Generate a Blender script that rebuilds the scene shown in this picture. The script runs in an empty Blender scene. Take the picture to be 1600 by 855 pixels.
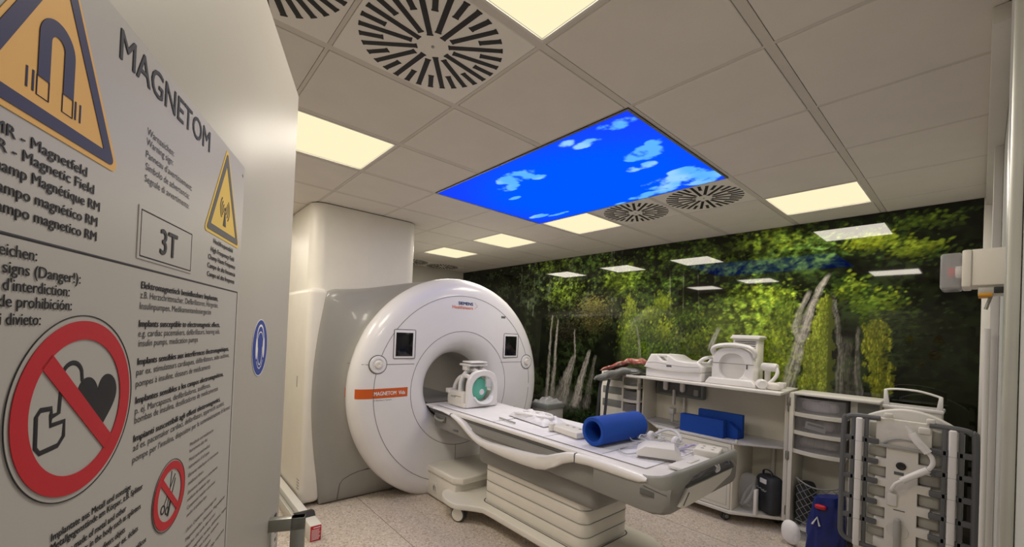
import bpy, bmesh, math, random
import numpy as np
from mathutils import Matrix, Vector

PI = math.pi
R = math.radians
S = bpy.context.scene
COL = S.collection

# ------------------------------------------------------------------ camera
CAM = Vector((1.7405, -1.0873, 1.6))
YAW, PITCH, ROLL, FPX = .8512, .011, .0421, 642.2
_f = Vector((-math.sin(YAW) * math.cos(PITCH), math.cos(YAW) * math.cos(PITCH), math.sin(PITCH)))
_r = Vector((math.cos(YAW), math.sin(YAW), 0))
_u = _r.cross(_f)
_x = _r * math.cos(ROLL) + _u * math.sin(ROLL)
_y = -_r * math.sin(ROLL) + _u * math.cos(ROLL)
cd = bpy.data.cameras.new('camera')
cd.sensor_fit = 'HORIZONTAL'
cd.sensor_width = 36
cd.lens = FPX / 1600 * 36
cd.shift_y = 86 / 1600
cd.clip_start = .02
cam = bpy.data.objects.new('camera', cd)
COL.objects.link(cam)
cam.matrix_world = Matrix(((_x.x, _y.x, -_f.x, CAM.x), (_x.y, _y.y, -_f.y, CAM.y), (_x.z, _y.z, -_f.z, CAM.z), (0, 0, 0, 1)))
S.camera = cam

# ------------------------------------------------------------------ world, exposure
w = bpy.data.worlds.new('world'); S.world = w; w.use_nodes = True
w.node_tree.nodes['Background'].inputs[0].default_value = (1.0, .93, .84, 1)
w.node_tree.nodes['Background'].inputs[1].default_value = .35
S.view_settings.view_transform = 'Standard'
S.view_settings.look = 'None'
S.view_settings.gamma = 1
S.view_settings.use_curve_mapping = False
S.view_settings.exposure = 0.0
LAMP_W = 14.5
LAMP_COL = (1.0, .915, .79)
PANEL_COL = (1.0, .87, .56, 1)
PANEL_E = 1.05
SKY_E = 1.12

# ------------------------------------------------------------------ mesh helpers
class MB:
    def __init__(self):
        self.bm = bmesh.new()

    def add(self, t, mat=None):
        me = bpy.data.meshes.new('tmp')
        t.to_mesh(me); t.free()
        if mat is not None: me.transform(mat)
        self.bm.from_mesh(me)
        bpy.data.meshes.remove(me)
        return self

    def addmesh(self, me, mat=None):
        m2 = me.copy()
        if mat is not None: m2.transform(mat)
        self.bm.from_mesh(m2); bpy.data.meshes.remove(m2)
        return self

    def box(self, x0, x1, y0, y1, z0, z1, r=.004, seg=2, mat=None):
        t = bmesh.new()
        bmesh.ops.create_cube(t, size=1)
        for v in t.verts:
            v.co = Vector((x0 + (v.co.x + .5) * (x1 - x0), y0 + (v.co.y + .5) * (y1 - y0), z0 + (v.co.z + .5) * (z1 - z0)))
        r = min(r, .49 * min(abs(x1 - x0), abs(y1 - y0), abs(z1 - z0)))
        if r > 0: bmesh.ops.bevel(t, geom=list(t.edges), offset=r, segments=seg, profile=.5, affect='EDGES')
        return self.add(t, mat)

    def prism(self, poly, axis, a0, a1, r=0, seg=2, mat=None):
        """polygon in the plane normal to axis, extruded from a0 to a1"""
        t = bmesh.new()
        def P(p, a):
            return {'x': (a, p[0], p[1]), 'y': (p[0], a, p[1]), 'z': (p[0], p[1], a)}[axis]
        n = len(poly)
        A = [t.verts.new(P(p, a0)) for p in poly]
        B = [t.verts.new(P(p, a1)) for p in poly]
        fa = t.faces.new(A); fb = t.faces.new(B[::-1])
        for i in range(n):
            j = (i + 1) % n
            t.faces.new((A[j], A[i], B[i], B[j]))
        bmesh.ops.recalc_face_normals(t, faces=t.faces)
        if r > 0:
            ed = [e for e in t.edges if fa in e.link_faces or fb in e.link_faces]
            bmesh.ops.bevel(t, geom=ed, offset=r, segments=seg, profile=.5, affect='EDGES')
        bmesh.ops.triangulate(t, faces=[f for f in t.faces if len(f.verts) > 4])
        return self.add(t, mat)

    def lathe(self, prof, seg=48, mat=None, closed=False):
        """profile of (radius, height) about z"""
        t = bmesh.new()
        rings = []
        for (r, h) in prof:
            if r < 1e-6: rings.append([t.verts.new((0, 0, h))])
            else: rings.append([t.verts.new((r * math.cos(2 * PI * k / seg), r * math.sin(2 * PI * k / seg), h)) for k in range(seg)])
        pairs = list(zip(rings[:-1], rings[1:]))
        if closed: pairs.append((rings[-1], rings[0]))
        for a, b in pairs:
            for k in range(seg):
                j = (k + 1) % seg
                if len(a) == 1 and len(b) == 1: continue
                if len(a) == 1: t.faces.new((a[0], b[k], b[j]))
                elif len(b) == 1: t.faces.new((a[k], a[j], b[0]))
                else: t.faces.new((a[k], a[j], b[j], b[k]))
        bmesh.ops.recalc_face_normals(t, faces=t.faces)
        return self.add(t, mat)

    def cyl(self, p0, p1, r, seg=24, r1=None, b=0.0):
        p0, p1 = Vector(p0), Vector(p1); L = (p1 - p0).length
        r1 = r if r1 is None else r1
        b = min(b, L * .45, r * .9, r1 * .9)
        if b > 0: prof = [(0, 0), (r - b, 0), (r - b * .3, b * .3), (r, b), (r1, L - b), (r1 - b * .3, L - b * .3), (r1 - b, L), (0, L)]
        else: prof = [(0, 0), (r, 0), (r1, L), (0, L)]
        q = (p1 - p0).to_track_quat('Z', 'Y').to_matrix().to_4x4()
        return self.lathe(prof, seg, Matrix.Translation(p0) @ q)

    def tube(self, pts, r, seg=10, closed=False, flat=None, up=None):
        """round (or flattened by flat=(a,b)) section swept along points"""
        pts = [Vector(p) for p in pts]; n = len(pts)
        t = bmesh.new(); rings = []
        prev = None
        for i in range(n):
            if closed: d = pts[(i + 1) % n] - pts[i - 1]
            else: d = pts[min(i + 1, n - 1)] - pts[max(i - 1, 0)]
            d.normalize()
            if up is not None: N = Vector(up) - d * d.dot(Vector(up)); N.normalize()
            elif prev is None:
                a = Vector((0, 0, 1)) if abs(d.z) < .9 else Vector((1, 0, 0))
                N = (a - d * d.dot(a)).normalized()
            else: N = (prev - d * d.dot(prev)).normalized()
            prev = N; B = d.cross(N)
            rr = r[i] if isinstance(r, (list, tuple)) else r
            fa, fb = flat if flat else (1, 1)
            rings.append([t.verts.new(pts[i] + N * (rr * fa * math.cos(2 * PI * k / seg)) + B * (rr * fb * math.sin(2 * PI * k / seg))) for k in range(seg)])
        m = n if closed else n - 1
        for i in range(m):
            a, b = rings[i], rings[(i + 1) % n]
            for k in range(seg):
                j = (k + 1) % seg
                t.faces.new((a[k], a[j], b[j], b[k]))
        if not closed:
            t.faces.new(rings[0][::-1]); t.faces.new(rings[-1])
        bmesh.ops.recalc_face_normals(t, faces=t.faces)
        return self.add(t)

    def loft(self, rings, cap0=True, cap1=True, closed=True, mat=None):
        t = bmesh.new()
        V = [[t.verts.new(p) for p in r] for r in rings]
        n = len(V[0]); m = n if closed else n - 1
        for a, b in zip(V[:-1], V[1:]):
            for k in range(m):
                j = (k + 1) % n
                t.faces.new((a[k], a[j], b[j], b[k]))
        if cap0: t.faces.new(V[0][::-1])
        if cap1: t.faces.new(V[-1])
        bmesh.ops.recalc_face_normals(t, faces=t.faces)
        bmesh.ops.triangulate(t, faces=[f for f in t.faces if len(f.verts) > 4])
        return self.add(t, mat)

    def grid(self, fn, nu, nv, thick=0.0):
        t = bmesh.new()
        V = [[t.verts.new(fn(i / nu, j / nv)) for j in range(nv + 1)] for i in range(nu + 1)]
        for i in range(nu):
            for j in range(nv):
                t.faces.new((V[i][j], V[i + 1][j], V[i + 1][j + 1], V[i][j + 1]))
        bmesh.ops.recalc_face_normals(t, faces=t.faces)
        if thick:
            bmesh.ops.solidify(t, geom=t.faces[:], thickness=thick)
        return self.add(t)

    def blob(self, c, sx, sy, sz, e=1.0, seg=24, rings=14, rot=None):
        """superellipsoid: e<1 squarer"""
        def sp(v): return math.copysign(abs(v) ** e, v)
        prof = []
        t = bmesh.new()
        V = []
        for i in range(rings + 1):
            a = -PI / 2 + PI * i / rings
            V.append([t.verts.new((sx * sp(math.cos(a)) * sp(math.cos(2 * PI * k / seg)), sy * sp(math.cos(a)) * sp(math.sin(2 * PI * k / seg)), sz * sp(math.sin(a)))) for k in range(seg)])
        for a, b in zip(V[:-1], V[1:]):
            for k in range(seg):
                j = (k + 1) % seg
                t.faces.new((a[k], a[j], b[j], b[k]))
        bmesh.ops.remove_doubles(t, verts=t.verts, dist=1e-6)
        bmesh.ops.recalc_face_normals(t, faces=t.faces)
        m = Matrix.Translation(Vector(c))
        if rot is not None: m = m @ rot
        return self.add(t, m)


def finish(o, label=None, cat=None, group=None, kind=None):
    if label: o['label'] = label
    if cat: o['category'] = cat
    if group: o['group'] = group
    if kind: o['kind'] = kind
    return o


def build(name, mb, mat, parent=None, label=None, cat=None, group=None, kind=None, world=True, angle=35, loc=None):
    """link a mesh; vertices are in world coordinates unless world=False (then in the thing's own frame)"""
    me = bpy.data.meshes.new(name)
    mb.bm.to_mesh(me); mb.bm.free()
    o = bpy.data.objects.new(name, me)
    COL.objects.link(o)
    if parent is not None:
        root = parent
        while root.parent: root = root.parent
        if world: me.transform(MAT[root.name].inverted())
        o.parent = parent
    elif loc is not None:
        m = Matrix.Translation(Vector(loc)) if not isinstance(loc, Matrix) else loc
        if world: me.transform(m.inverted())
        o.matrix_world = m
        MAT[o.name] = m
    else:
        MAT[o.name] = Matrix.Identity(4)
    if mat: me.materials.append(mat)
    me.polygons.foreach_set('use_smooth', [True] * len(me.polygons))
    me.set_sharp_from_angle(angle=R(angle))
    return finish(o, label, cat, group, kind)


MAT = {}


def thing(name, label, cat, loc=(0, 0, 0), rotz=0, group=None, m=None):
    o = bpy.data.objects.new(name, None)
    o.empty_display_size = .05
    COL.objects.link(o)
    mm = m if m is not None else Matrix.Translation(Vector(loc)) @ Matrix.Rotation(rotz, 4, 'Z')
    o.matrix_world = mm
    MAT[o.name] = mm
    return finish(o, label, cat, group)


def dup(root, loc, label=None, rotz=None):
    r = root.copy(); COL.objects.link(r)
    m = MAT[root.name].copy()
    if rotz is not None: m = Matrix.Translation(Vector(loc)) @ Matrix.Rotation(rotz, 4, 'Z')
    else: m.translation = Vector(loc)
    r.matrix_world = m; MAT[r.name] = m
    if label: r['label'] = label
    for ch in list(root.children):
        c = ch.copy(); COL.objects.link(c); c.parent = r
        for g in ch.children:
            d = g.copy(); COL.objects.link(d); d.parent = c
    return r


# ------------------------------------------------------------------ materials
def srgb(r, g, b):
    return tuple((c / 255 / 12.92) if c / 255 <= .04045 else ((c / 255 + .055) / 1.055) ** 2.4 for c in (r, g, b)) + (1,)


def mat(name, col, rough=.5, metal=0, var=.04, scale=6, bump=0, bscale=200, spec=.5, trans=0, alpha=1, coat=0, ior=1.45):
    m = bpy.data.materials.new(name); m.use_nodes = True
    nt = m.node_tree; b = nt.nodes['Principled BSDF']
    b.inputs['Roughness'].default_value = rough
    b.inputs['Metallic'].default_value = metal
    b.inputs['Specular IOR Level'].default_value = spec
    b.inputs['IOR'].default_value = ior
    if trans: b.inputs['Transmission Weight'].default_value = trans
    if alpha < 1: b.inputs['Alpha'].default_value = alpha
    if coat: b.inputs['Coat Weight'].default_value = coat
    tc = nt.nodes.new('ShaderNodeTexCoord')
    n = nt.nodes.new('ShaderNodeTexNoise'); n.inputs['Scale'].default_value = scale; n.inputs['Detail'].default_value = 4
    nt.links.new(tc.outputs['Object'], n.inputs['Vector'])
    cr = nt.nodes.new('ShaderNodeValToRGB')
    c = col if len(col) == 4 else tuple(col) + (1,)
    cr.color_ramp.elements[0].position = .3; cr.color_ramp.elements[1].position = .7
    cr.color_ramp.elements[0].color = tuple(max(0, v * (1 - var)) for v in c[:3]) + (1,)
    cr.color_ramp.elements[1].color = tuple(min(1, v * (1 + var)) for v in c[:3]) + (1,)
    nt.links.new(n.outputs['Fac'], cr.inputs['Fac'])
    nt.links.new(cr.outputs['Color'], b.inputs['Base Color'])
    if bump:
        n2 = nt.nodes.new('ShaderNodeTexNoise'); n2.inputs['Scale'].default_value = bscale; n2.inputs['Detail'].default_value = 3
        nt.links.new(tc.outputs['Object'], n2.inputs['Vector'])
        bp = nt.nodes.new('ShaderNodeBump'); bp.inputs['Strength'].default_value = bump; bp.inputs['Distance'].default_value = .002
        nt.links.new(n2.outputs['Fac'], bp.inputs['Height'])
        nt.links.new(bp.outputs['Normal'], b.inputs['Normal'])
    return m


def emit(name, col, e):
    m = bpy.data.materials.new(name); m.use_nodes = True
    nt = m.node_tree; nt.nodes.clear()
    o = nt.nodes.new('ShaderNodeOutputMaterial'); em = nt.nodes.new('ShaderNodeEmission')
    em.inputs[0].default_value = col; em.inputs[1].default_value = e
    nt.links.new(em.outputs[0], o.inputs[0])
    return m


M = {}
M['ceiling'] = mat('ceiling_tile', (.74, .70, .65), .9, var=.02, bump=.25, bscale=350)
M['plate'] = mat('vent_plate', (.82, .79, .74), .6, var=.01)
M['grid'] = mat('ceiling_grid_metal', (.64, .60, .55), .6, var=.02)
M['wall'] = mat('painted_wall', (.66, .63, .57), .7, var=.02, bump=.15, bscale=300)
M['wallgrey'] = mat('textured_grey_paint', (.47, .48, .45), .7, var=.05, bump=.5, bscale=420)
M['trim'] = mat('white_trim', (.72, .70, .65), .45, var=.02)
M['dark'] = mat('dark_gap', (.015, .015, .016), .6, var=.1)
M['white'] = mat('white_plastic', (.80, .78, .76), .35, var=.015, coat=.15)
M['white2'] = mat('offwhite_plastic', (.76, .73, .66), .4, var=.02)
M['front'] = mat('scanner_front_white', (.80, .79, .80), .3, var=.01, coat=.3)
M['grey'] = mat('scanner_grey', (.30, .295, .275), .33, var=.02, coat=.2)
M['tgrey'] = mat('table_grey', (.255, .25, .235), .45, var=.03)
M['bore'] = mat('bore_liner', (.40, .37, .33), .5, var=.02)
M['boredark'] = mat('bore_rail', (.20, .19, .18), .5, var=.03)
M['seam'] = mat('seam_line', (.12, .12, .12), .6, var=.05)
M['orange'] = mat('orange_stripe', srgb(205, 92, 30), .4, var=.02)
M['black'] = mat('black_glass', (.006, .006, .008), .12, var=.1)
M['blackmat'] = mat('black_rubber', (.02, .02, .02), .6, var=.1)
M['blue'] = mat('blue_foam', srgb(12, 72, 168), .75, var=.05, bump=.2, bscale=500)
M['teal'] = mat('teal_pad', srgb(104, 190, 165), .6, var=.04)
M['door'] = mat('door_coating', (.385, .365, .325), .48, var=.012, spec=.35)
M['signpaper'] = mat('sign_board', (.455, .435, .41), .4, var=.012)
M['ink'] = mat('black_ink', (.012, .012, .014), .5, var=.1)
M['navy'] = mat('navy_ink', srgb(34, 36, 78), .5, var=.05)
M['yellow'] = mat('sign_yellow', srgb(226, 176, 92), .5, var=.03)
M['yellow2'] = mat('sign_bright_yellow', srgb(226, 190, 72), .5, var=.03)
M['red'] = mat('sign_red', srgb(190, 30, 42), .5, var=.03)
M['signblue'] = mat('sticker_blue', srgb(24, 58, 150), .5, var=.03)
M['steel'] = mat('brushed_steel', (.32, .32, .29), .35, metal=.8, var=.06, scale=40)
M['alu'] = mat('aluminium', (.62, .62, .58), .35, metal=.6, var=.05)
M['handlegrey'] = mat('handle_grey', (.275, .275, .255), .42, var=.03)
M['pouch'] = mat('grey_film', (.13, .135, .15), .15, var=.08, alpha=.9)
M['lobe'] = mat('lobe_grey', (.44, .43, .39), .5, var=.03)
M['latgrey'] = mat('lattice_grey', (.115, .12, .125), .5, var=.04)
M['panelgrey'] = mat('light_grey_shell', (.37, .37, .345), .45, var=.03)
M['binclear'] = mat('smoked_clear_bin', (.40, .39, .40), .2, var=.05, alpha=.30)
M['clear'] = mat('clear_plastic', (.80, .81, .82), .12, var=.03, alpha=.2)
M['clear2'] = mat('clear_cover', (.75, .75, .78), .1, var=.03, alpha=.35)
M['cloth'] = mat('crumpled_cloth', (.62, .58, .54), .8, var=.12, scale=20, bump=.5, bscale=60)
M['carton'] = mat('packed_papers', (.72, .67, .72), .6, var=.10, scale=12)
M['bagdark'] = mat('charcoal_bag', (.035, .038, .045), .6, var=.2, bump=.4, bscale=120)
M['bagblue'] = mat('blue_wrapped_apron', srgb(16, 34, 104), .25, var=.25, scale=14, bump=.6, bscale=40)
M['padgrey'] = mat('grey_vinyl', (.20, .21, .20), .3, var=.15, bump=.3, bscale=60)
M['cable'] = mat('grey_cable', (.52, .52, .54), .4, var=.05)
M['lilac'] = mat('lilac_tube', (.50, .46, .66), .4, var=.05)
M['sheet'] = mat('paper_sheet', (.80, .79, .80), .6, var=.03)
M['khaki'] = mat('cart_panel', (.76, .725, .63), .55, var=.02)
M['cart'] = mat('cart_white', (.74, .72, .65), .4, var=.02)
M['cartgrey'] = mat('cart_grey_shelf', (.64, .63, .62), .45, var=.03)
M['wheel'] = mat('castor_rubber', (.05, .05, .05), .5, var=.1)
M['orangetip'] = mat('amber_strip', srgb(214, 150, 40), .5, var=.05)
M['teltext'] = mat('petrol_ink', srgb(30, 60, 110), .5, var=.05)
M['orangeink'] = mat('orange_ink', srgb(225, 105, 40), .5, var=.05)
M['panel_on'] = emit('lit_panel', PANEL_COL, PANEL_E)

# floor: speckled vinyl
def floor_mat():
    m = bpy.data.materials.new('speckled_vinyl'); m.use_nodes = True
    nt = m.node_tree; b = nt.nodes['Principled BSDF']; N = nt.nodes.new; Lk = nt.links.new
    b.inputs['Roughness'].default_value = .5
    tc = N('ShaderNodeTexCoord')
    v = N('ShaderNodeTexVoronoi'); v.inputs['Scale'].default_value = 95
    Lk(tc.outputs['Object'], v.inputs['Vector'])
    cr = N('ShaderNodeValToRGB'); cr.color_ramp.interpolation = 'CONSTANT'
    e = cr.color_ramp.elements
    e[0].position = 0; e[0].color = (.34, .285, .235, 1)
    e[1].position = .16; e[1].color = (.55, .485, .41, 1)
    for p, c in ((.42, (.63, .56, .48, 1)), (.62, (.52, .43, .36, 1)), (.74, (.60, .52, .45, 1)), (.93, (.74, .68, .61, 1))):
        q = e.new(p); q.color = c
    sp = N('ShaderNodeSeparateColor'); Lk(v.outputs['Color'], sp.inputs[0]); Lk(sp.outputs[0], cr.inputs[0])
    n = N('ShaderNodeTexNoise'); n.inputs['Scale'].default_value = 2.2; Lk(tc.outputs['Object'], n.inputs['Vector'])
    mx = N('ShaderNodeMix'); mx.data_type = 'RGBA'; mx.inputs[0].default_value = .25
    cr2 = N('ShaderNodeValToRGB'); cr2.color_ramp.elements[0].color = (.53, .44, .355, 1); cr2.color_ramp.elements[1].color = (.66, .58, .48, 1)
    Lk(n.outputs[0], cr2.inputs[0]); Lk(cr.outputs[0], mx.inputs[6]); Lk(cr2.outputs[0], mx.inputs[7])
    Lk(mx.outputs[2], b.inputs['Base Color'])
    return m
M['floor'] = floor_mat()

def attr_mat(name, emission=None, rough=.1, spec=.5, coat=0):
    m = bpy.data.materials.new(name); m.use_nodes = True
    nt = m.node_tree
    a = nt.nodes.new('ShaderNodeVertexColor'); a.layer_name = 'print'
    if emission is not None:
        nt.nodes.remove(nt.nodes['Principled BSDF'])
        em = nt.nodes.new('ShaderNodeEmission'); em.inputs[1].default_value = emission
        nt.links.new(a.outputs[0], em.inputs[0]); nt.links.new(em.outputs[0], nt.nodes['Material Output'].inputs[0])
    else:
        b = nt.nodes['Principled BSDF']; b.inputs['Roughness'].default_value = rough
        b.inputs['Specular IOR Level'].default_value = spec
        b.inputs['Coat Weight'].default_value = coat; b.inputs['Coat Roughness'].default_value = .01
        nt.links.new(a.outputs[0], b.inputs['Base Color'])
    return m

# ------------------------------------------------------------------ text
_fonts = {}
def text_mesh(body, width=None, cap=None, align='LEFT', bold=0.0):
    """flat lettering in the xy plane, baseline at y=0, left edge at x=0"""
    cu = bpy.data.curves.new('txt', 'FONT'); cu.body = body; cu.size = 1
    cu.resolution_u = 3; cu.fill_mode = 'FRONT'
    o = bpy.data.objects.new('txt', cu)
    me = bpy.data.meshes.new_from_object(o)
    bpy.data.objects.remove(o); bpy.data.curves.remove(cu)
    n = len(me.vertices); co = np.empty(n * 3); me.vertices.foreach_get('co', co); co = co.reshape(-1, 3)
    x0, x1 = co[:, 0].min(), co[:, 0].max()
    sy = cap / .69
    sx = (width / (x1 - x0)) if width else sy * .92
    co[:, 0] = (co[:, 0] - x0) * sx; co[:, 1] *= sy; co[:, 2] = 0
    me.vertices.foreach_set('co', co.ravel()); me.update()
    if bold:
        t = bmesh.new()
        for q_, (dx, dy) in enumerate(((-1, 0), (1, 0), (0, -.5), (0, .5), (-.6, 0), (.6, 0), (0, 0))):
            m2 = me.copy(); m2.transform(Matrix.Translation((dx * bold * cap * 2.2 * min(1, sx / sy), dy * bold * cap * 2.2, 4e-5 * q_))); t.from_mesh(m2); bpy.data.meshes.remove(m2)
        t.to_mesh(me); t.free()
    return me

# ------------------------------------------------------------------ room dimensions
CEIL = 2.711
XB, XR, YL, YM = -4.8, 1.80, -1.8, 3.36     # back wall, right wall, left wall, far wall
P = .6

# ---- floor
f = MB(); f.box(XB - .1, XR + .9, YL - .1, YM + .1, -.06, 0, r=0)
floor = build('floor', f, M['floor'], kind='structure')
sm = MB()
for yy in (.42, 2.42): sm.box(XB, XR, yy, yy + .004, 0, .0006, r=0)
build('floor_seam', sm, M['seam'], floor)

# ---- ceiling with lamps, diffusers and sky panel let in
lights = {'l1': (-2, 3), 'l2': (-4, 3), 'l3': (-6, 3), 'r': (1, 4), 'l': (-2, -1), 'top': (1, -1), 'd': (-4, -2), 'h': (-8, -2)}
diffs = [(0, -1), (0, -2), (0, 3), (-1, 3), (-8, 4), (-8, 3)]
sky_cells = [(i, j) for i in (-2, -1, 0) for j in (1, 2)]
taken = set(lights.values()) | set(diffs) | set(sky_cells)
c = MB()
BA, BB = .040, .020
for i in range(-8, 4):
    for j in range(-3, 6):
        if (i, j) in taken: continue
        x0, x1 = max(i * P + BA / 2, XB), min((i + 1) * P - BA / 2, XR)
        y0, y1 = max(j * P + BB / 2, YL), min((j + 1) * P - BB / 2, YM)
        if x1 - x0 < .03 or y1 - y0 < .03: continue
        c.box(x0, x1, y0, y1, CEIL, CEIL + .02, r=.0025, seg=1)
c.box(XB - .1, XR + .1, YL - .1, YM + .1, CEIL + .09, CEIL + .15, r=0)
ceiling = build('ceiling', c, M['ceiling'], kind='structure')
g = MB()
for i in range(-8, 4):
    if i * P - BA / 2 < XR: g.box(max(i * P - BA / 2 + .003, XB), min(i * P + BA / 2 - .003, XR), YL, YM, CEIL + .002, CEIL + .012, r=0)
for j in range(-3, 6):
    g.box(XB, XR, max(j * P - BB / 2 + .002, YL), j * P + BB / 2 - .002, CEIL + .0022, CEIL + .012, r=0)
build('ceiling_grid', g, M['grid'], ceiling)
# the opening over the sky panel is crossed by no bars: the panel hangs just below them

# ---- walls
b = MB(); b.box(XB - .1, XR + .1, YM + .012, YM + .12, 0, CEIL + .09, r=0)
build('wall_far', b, M['wall'], kind='structure')
b = MB(); b.box(XB - .1, XB, YL - .1, YM + .012, 0, CEIL + .09, r=0)
build('wall_back', b, M['wall'], kind='structure')
b = MB(); b.box(XB, XR + .1, YL - .1, YL, 0, CEIL + .09, r=0)
build('wall_left', b, M['wall'], kind='structure')
b = MB()
b.box(XR, XR + .14, .05, YM + .012, 0, CEIL + .09, r=0)
b.box(XR, XR + .14, YL, -1.42, 0, CEIL + .09, r=0)
b.box(XR, XR + .14, -1.42, .05, 2.28, CEIL + .09, r=0)
build('wall_right', b, M['wallgrey'], kind='structure')
b = MB()
b.box(1.738, 1.798, YM - .028, YM + .011, 0, CEIL - .001, r=.003)
build('trim_1', b, M['trim'], kind='structure')
b = MB()
b.box(1.768, 1.7995, 2.10, 2.16, 0, CEIL - .001, r=.003)
build('trim_2', b, M['trim'], kind='structure')
b = MB()
b.box(1.776, 1.7995, .40, .52, 0, CEIL - .001, r=.006)
build('trim_3', b, M['alu'], kind='structure')
b = MB()
b.box(1.745, 1.7995, -1.0 + 1.9, YM - .03, CEIL - .06, CEIL - .001, r=.003)
build('trim_4', b, M['trim'], kind='structure')
b = MB()
b.tube([(1.762, 2.02, .0), (1.762, 2.02, 1.72)], .011, 12)
build('trim_5', b, M['trim'], kind='structure')
# ------------------------------------------------------------------ forest mural: a glossy printed panel over the far wall
def grid_print(name, pt, nu, nv, colors, material, parent=None, **kw):
    us, vs = np.meshgrid(np.linspace(0, 1, nu), np.linspace(0, 1, nv), indexing='ij')
    co = pt(us.ravel(), vs.ravel())
    idx = np.arange(nu * nv).reshape(nu, nv)
    q = np.stack([idx[:-1, :-1], idx[1:, :-1], idx[1:, 1:], idx[:-1, 1:]], -1).reshape(-1, 4)
    me = bpy.data.meshes.new(name)
    me.vertices.add(len(co)); me.vertices.foreach_set('co', co.astype(np.float32).ravel())
    me.loops.add(q.size); me.loops.foreach_set('vertex_index', q.ravel().astype(np.int32))
    me.polygons.add(len(q)); me.polygons.foreach_set('loop_start', np.arange(0, q.size, 4, dtype=np.int32))
    me.update(calc_edges=True)
    a = me.color_attributes.new('print', 'FLOAT_COLOR', 'POINT')
    rgba = np.ones((nu * nv, 4), np.float32); rgba[:, :3] = colors.reshape(-1, 3)
    a.data.foreach_set('color', rgba.ravel())
    me.materials.append(material)
    o = bpy.data.objects.new(name, me); COL.objects.link(o)
    if parent is not None: o.parent = parent
    return finish(o, **kw)

rng = np.random.default_rng(7)
def vnoise(nu, nv, su, sv, octs=4):
    out = np.zeros((nu, nv)); amp = 1; tot = 0
    for k in range(octs):
        a, b = max(2, int(su * 2 ** k)) + 2, max(2, int(sv * 2 ** k)) + 2
        L = rng.random((a + 1, b + 1))
        x = np.linspace(0, a - 1.001, nu); y = np.linspace(0, b - 1.001, nv)
        xi, yi = x.astype(int), y.astype(int); fx, fy = (x - xi), (y - yi)
        fx = (fx * fx * (3 - 2 * fx))[:, None]; fy = (fy * fy * (3 - 2 * fy))[None]
        A = L[np.ix_(xi, yi)]; B = L[np.ix_(xi + 1, yi)]; C2 = L[np.ix_(xi, yi + 1)]; D = L[np.ix_(xi + 1, yi + 1)]
        out += amp * ((A * (1 - fx) + B * fx) * (1 - fy) + (C2 * (1 - fx) + D * fx) * fy); tot += amp; amp *= .55
    return out / tot

MX0, MX1, MZ0, MZ1 = -4.8, 1.736, .02, CEIL - .002
RES = .0075
NU, NV = int((MX1 - MX0) / RES), int((MZ1 - MZ0) / RES)
gx = np.linspace(MX0, MX1, NU)[:, None]; gz = np.linspace(MZ0, MZ1, NV)[None]
img = np.zeros((NU, NV, 3))
n1 = vnoise(NU, NV, 30, 12, 5); n2 = vnoise(NU, NV, 120, 40, 4)
img[:] = np.array((.007, .011, .004))
img *= (.5 + 1.2 * n1[..., None])

def smooth(a, lo, hi):
    t = np.clip((a - lo) / (hi - lo), 0, 1); return t * t * (3 - 2 * t)
def ell(cx, cz, rx, rz): return np.clip(1 - np.hypot((gx - cx) / rx, (gz - cz) / rz), 0, 1)
def mixin(mask, col):
    global img
    img = img * (1 - mask[..., None]) + np.asarray(col) * mask[..., None]
def dabs(n, cx, cz, rx, rz, cols, size=(.008, .02), asp=(1.2, 2.2), ang=(-.6, .6), gauss=True, dens=.85):
    """leaf-shaped strokes scattered over an elliptical patch"""
    cols = np.asarray(cols)
    for _ in range(n):
        if gauss:
            x = rng.normal(cx, rx * .5); z = rng.normal(cz, rz * .5)
        else:
            x = rng.uniform(cx - rx, cx + rx); z = rng.uniform(cz - rz, cz + rz)
        s = rng.uniform(*size); a = s * rng.uniform(*asp); th = rng.uniform(*ang)
        i0, i1 = int((x - a - MX0) / RES), int((x + a - MX0) / RES) + 2
        j0, j1 = int((z - a - MZ0) / RES), int((z + a - MZ0) / RES) + 2
        i0, j0, i1, j1 = max(i0, 0), max(j0, 0), min(i1, NU), min(j1, NV)
        if i1 <= i0 or j1 <= j0: continue
        dx = gx[i0:i1] - x; dz = gz[:, j0:j1] - z
        u = dx * math.cos(th) + dz * math.sin(th); v = -dx * math.sin(th) + dz * math.cos(th)
        m = np.clip(1.6 * (1 - np.hypot(u / a, v / s)), 0, 1)[..., None] * dens
        t = rng.random() ** 1.4; k = rng.random() ** 1.3 * (len(cols) - 1); i = int(k); cc = cols[i] * (1 - k + i) + cols[min(i + 1, len(cols) - 1)] * (k - i)
        img[i0:i1, j0:j1] = img[i0:i1, j0:j1] * (1 - m) + cc * (.30 + 1.0 * t) * min(1.35, max(.35, .95 + .75 * (z - cz) / max(rz, .02))) * m
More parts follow.
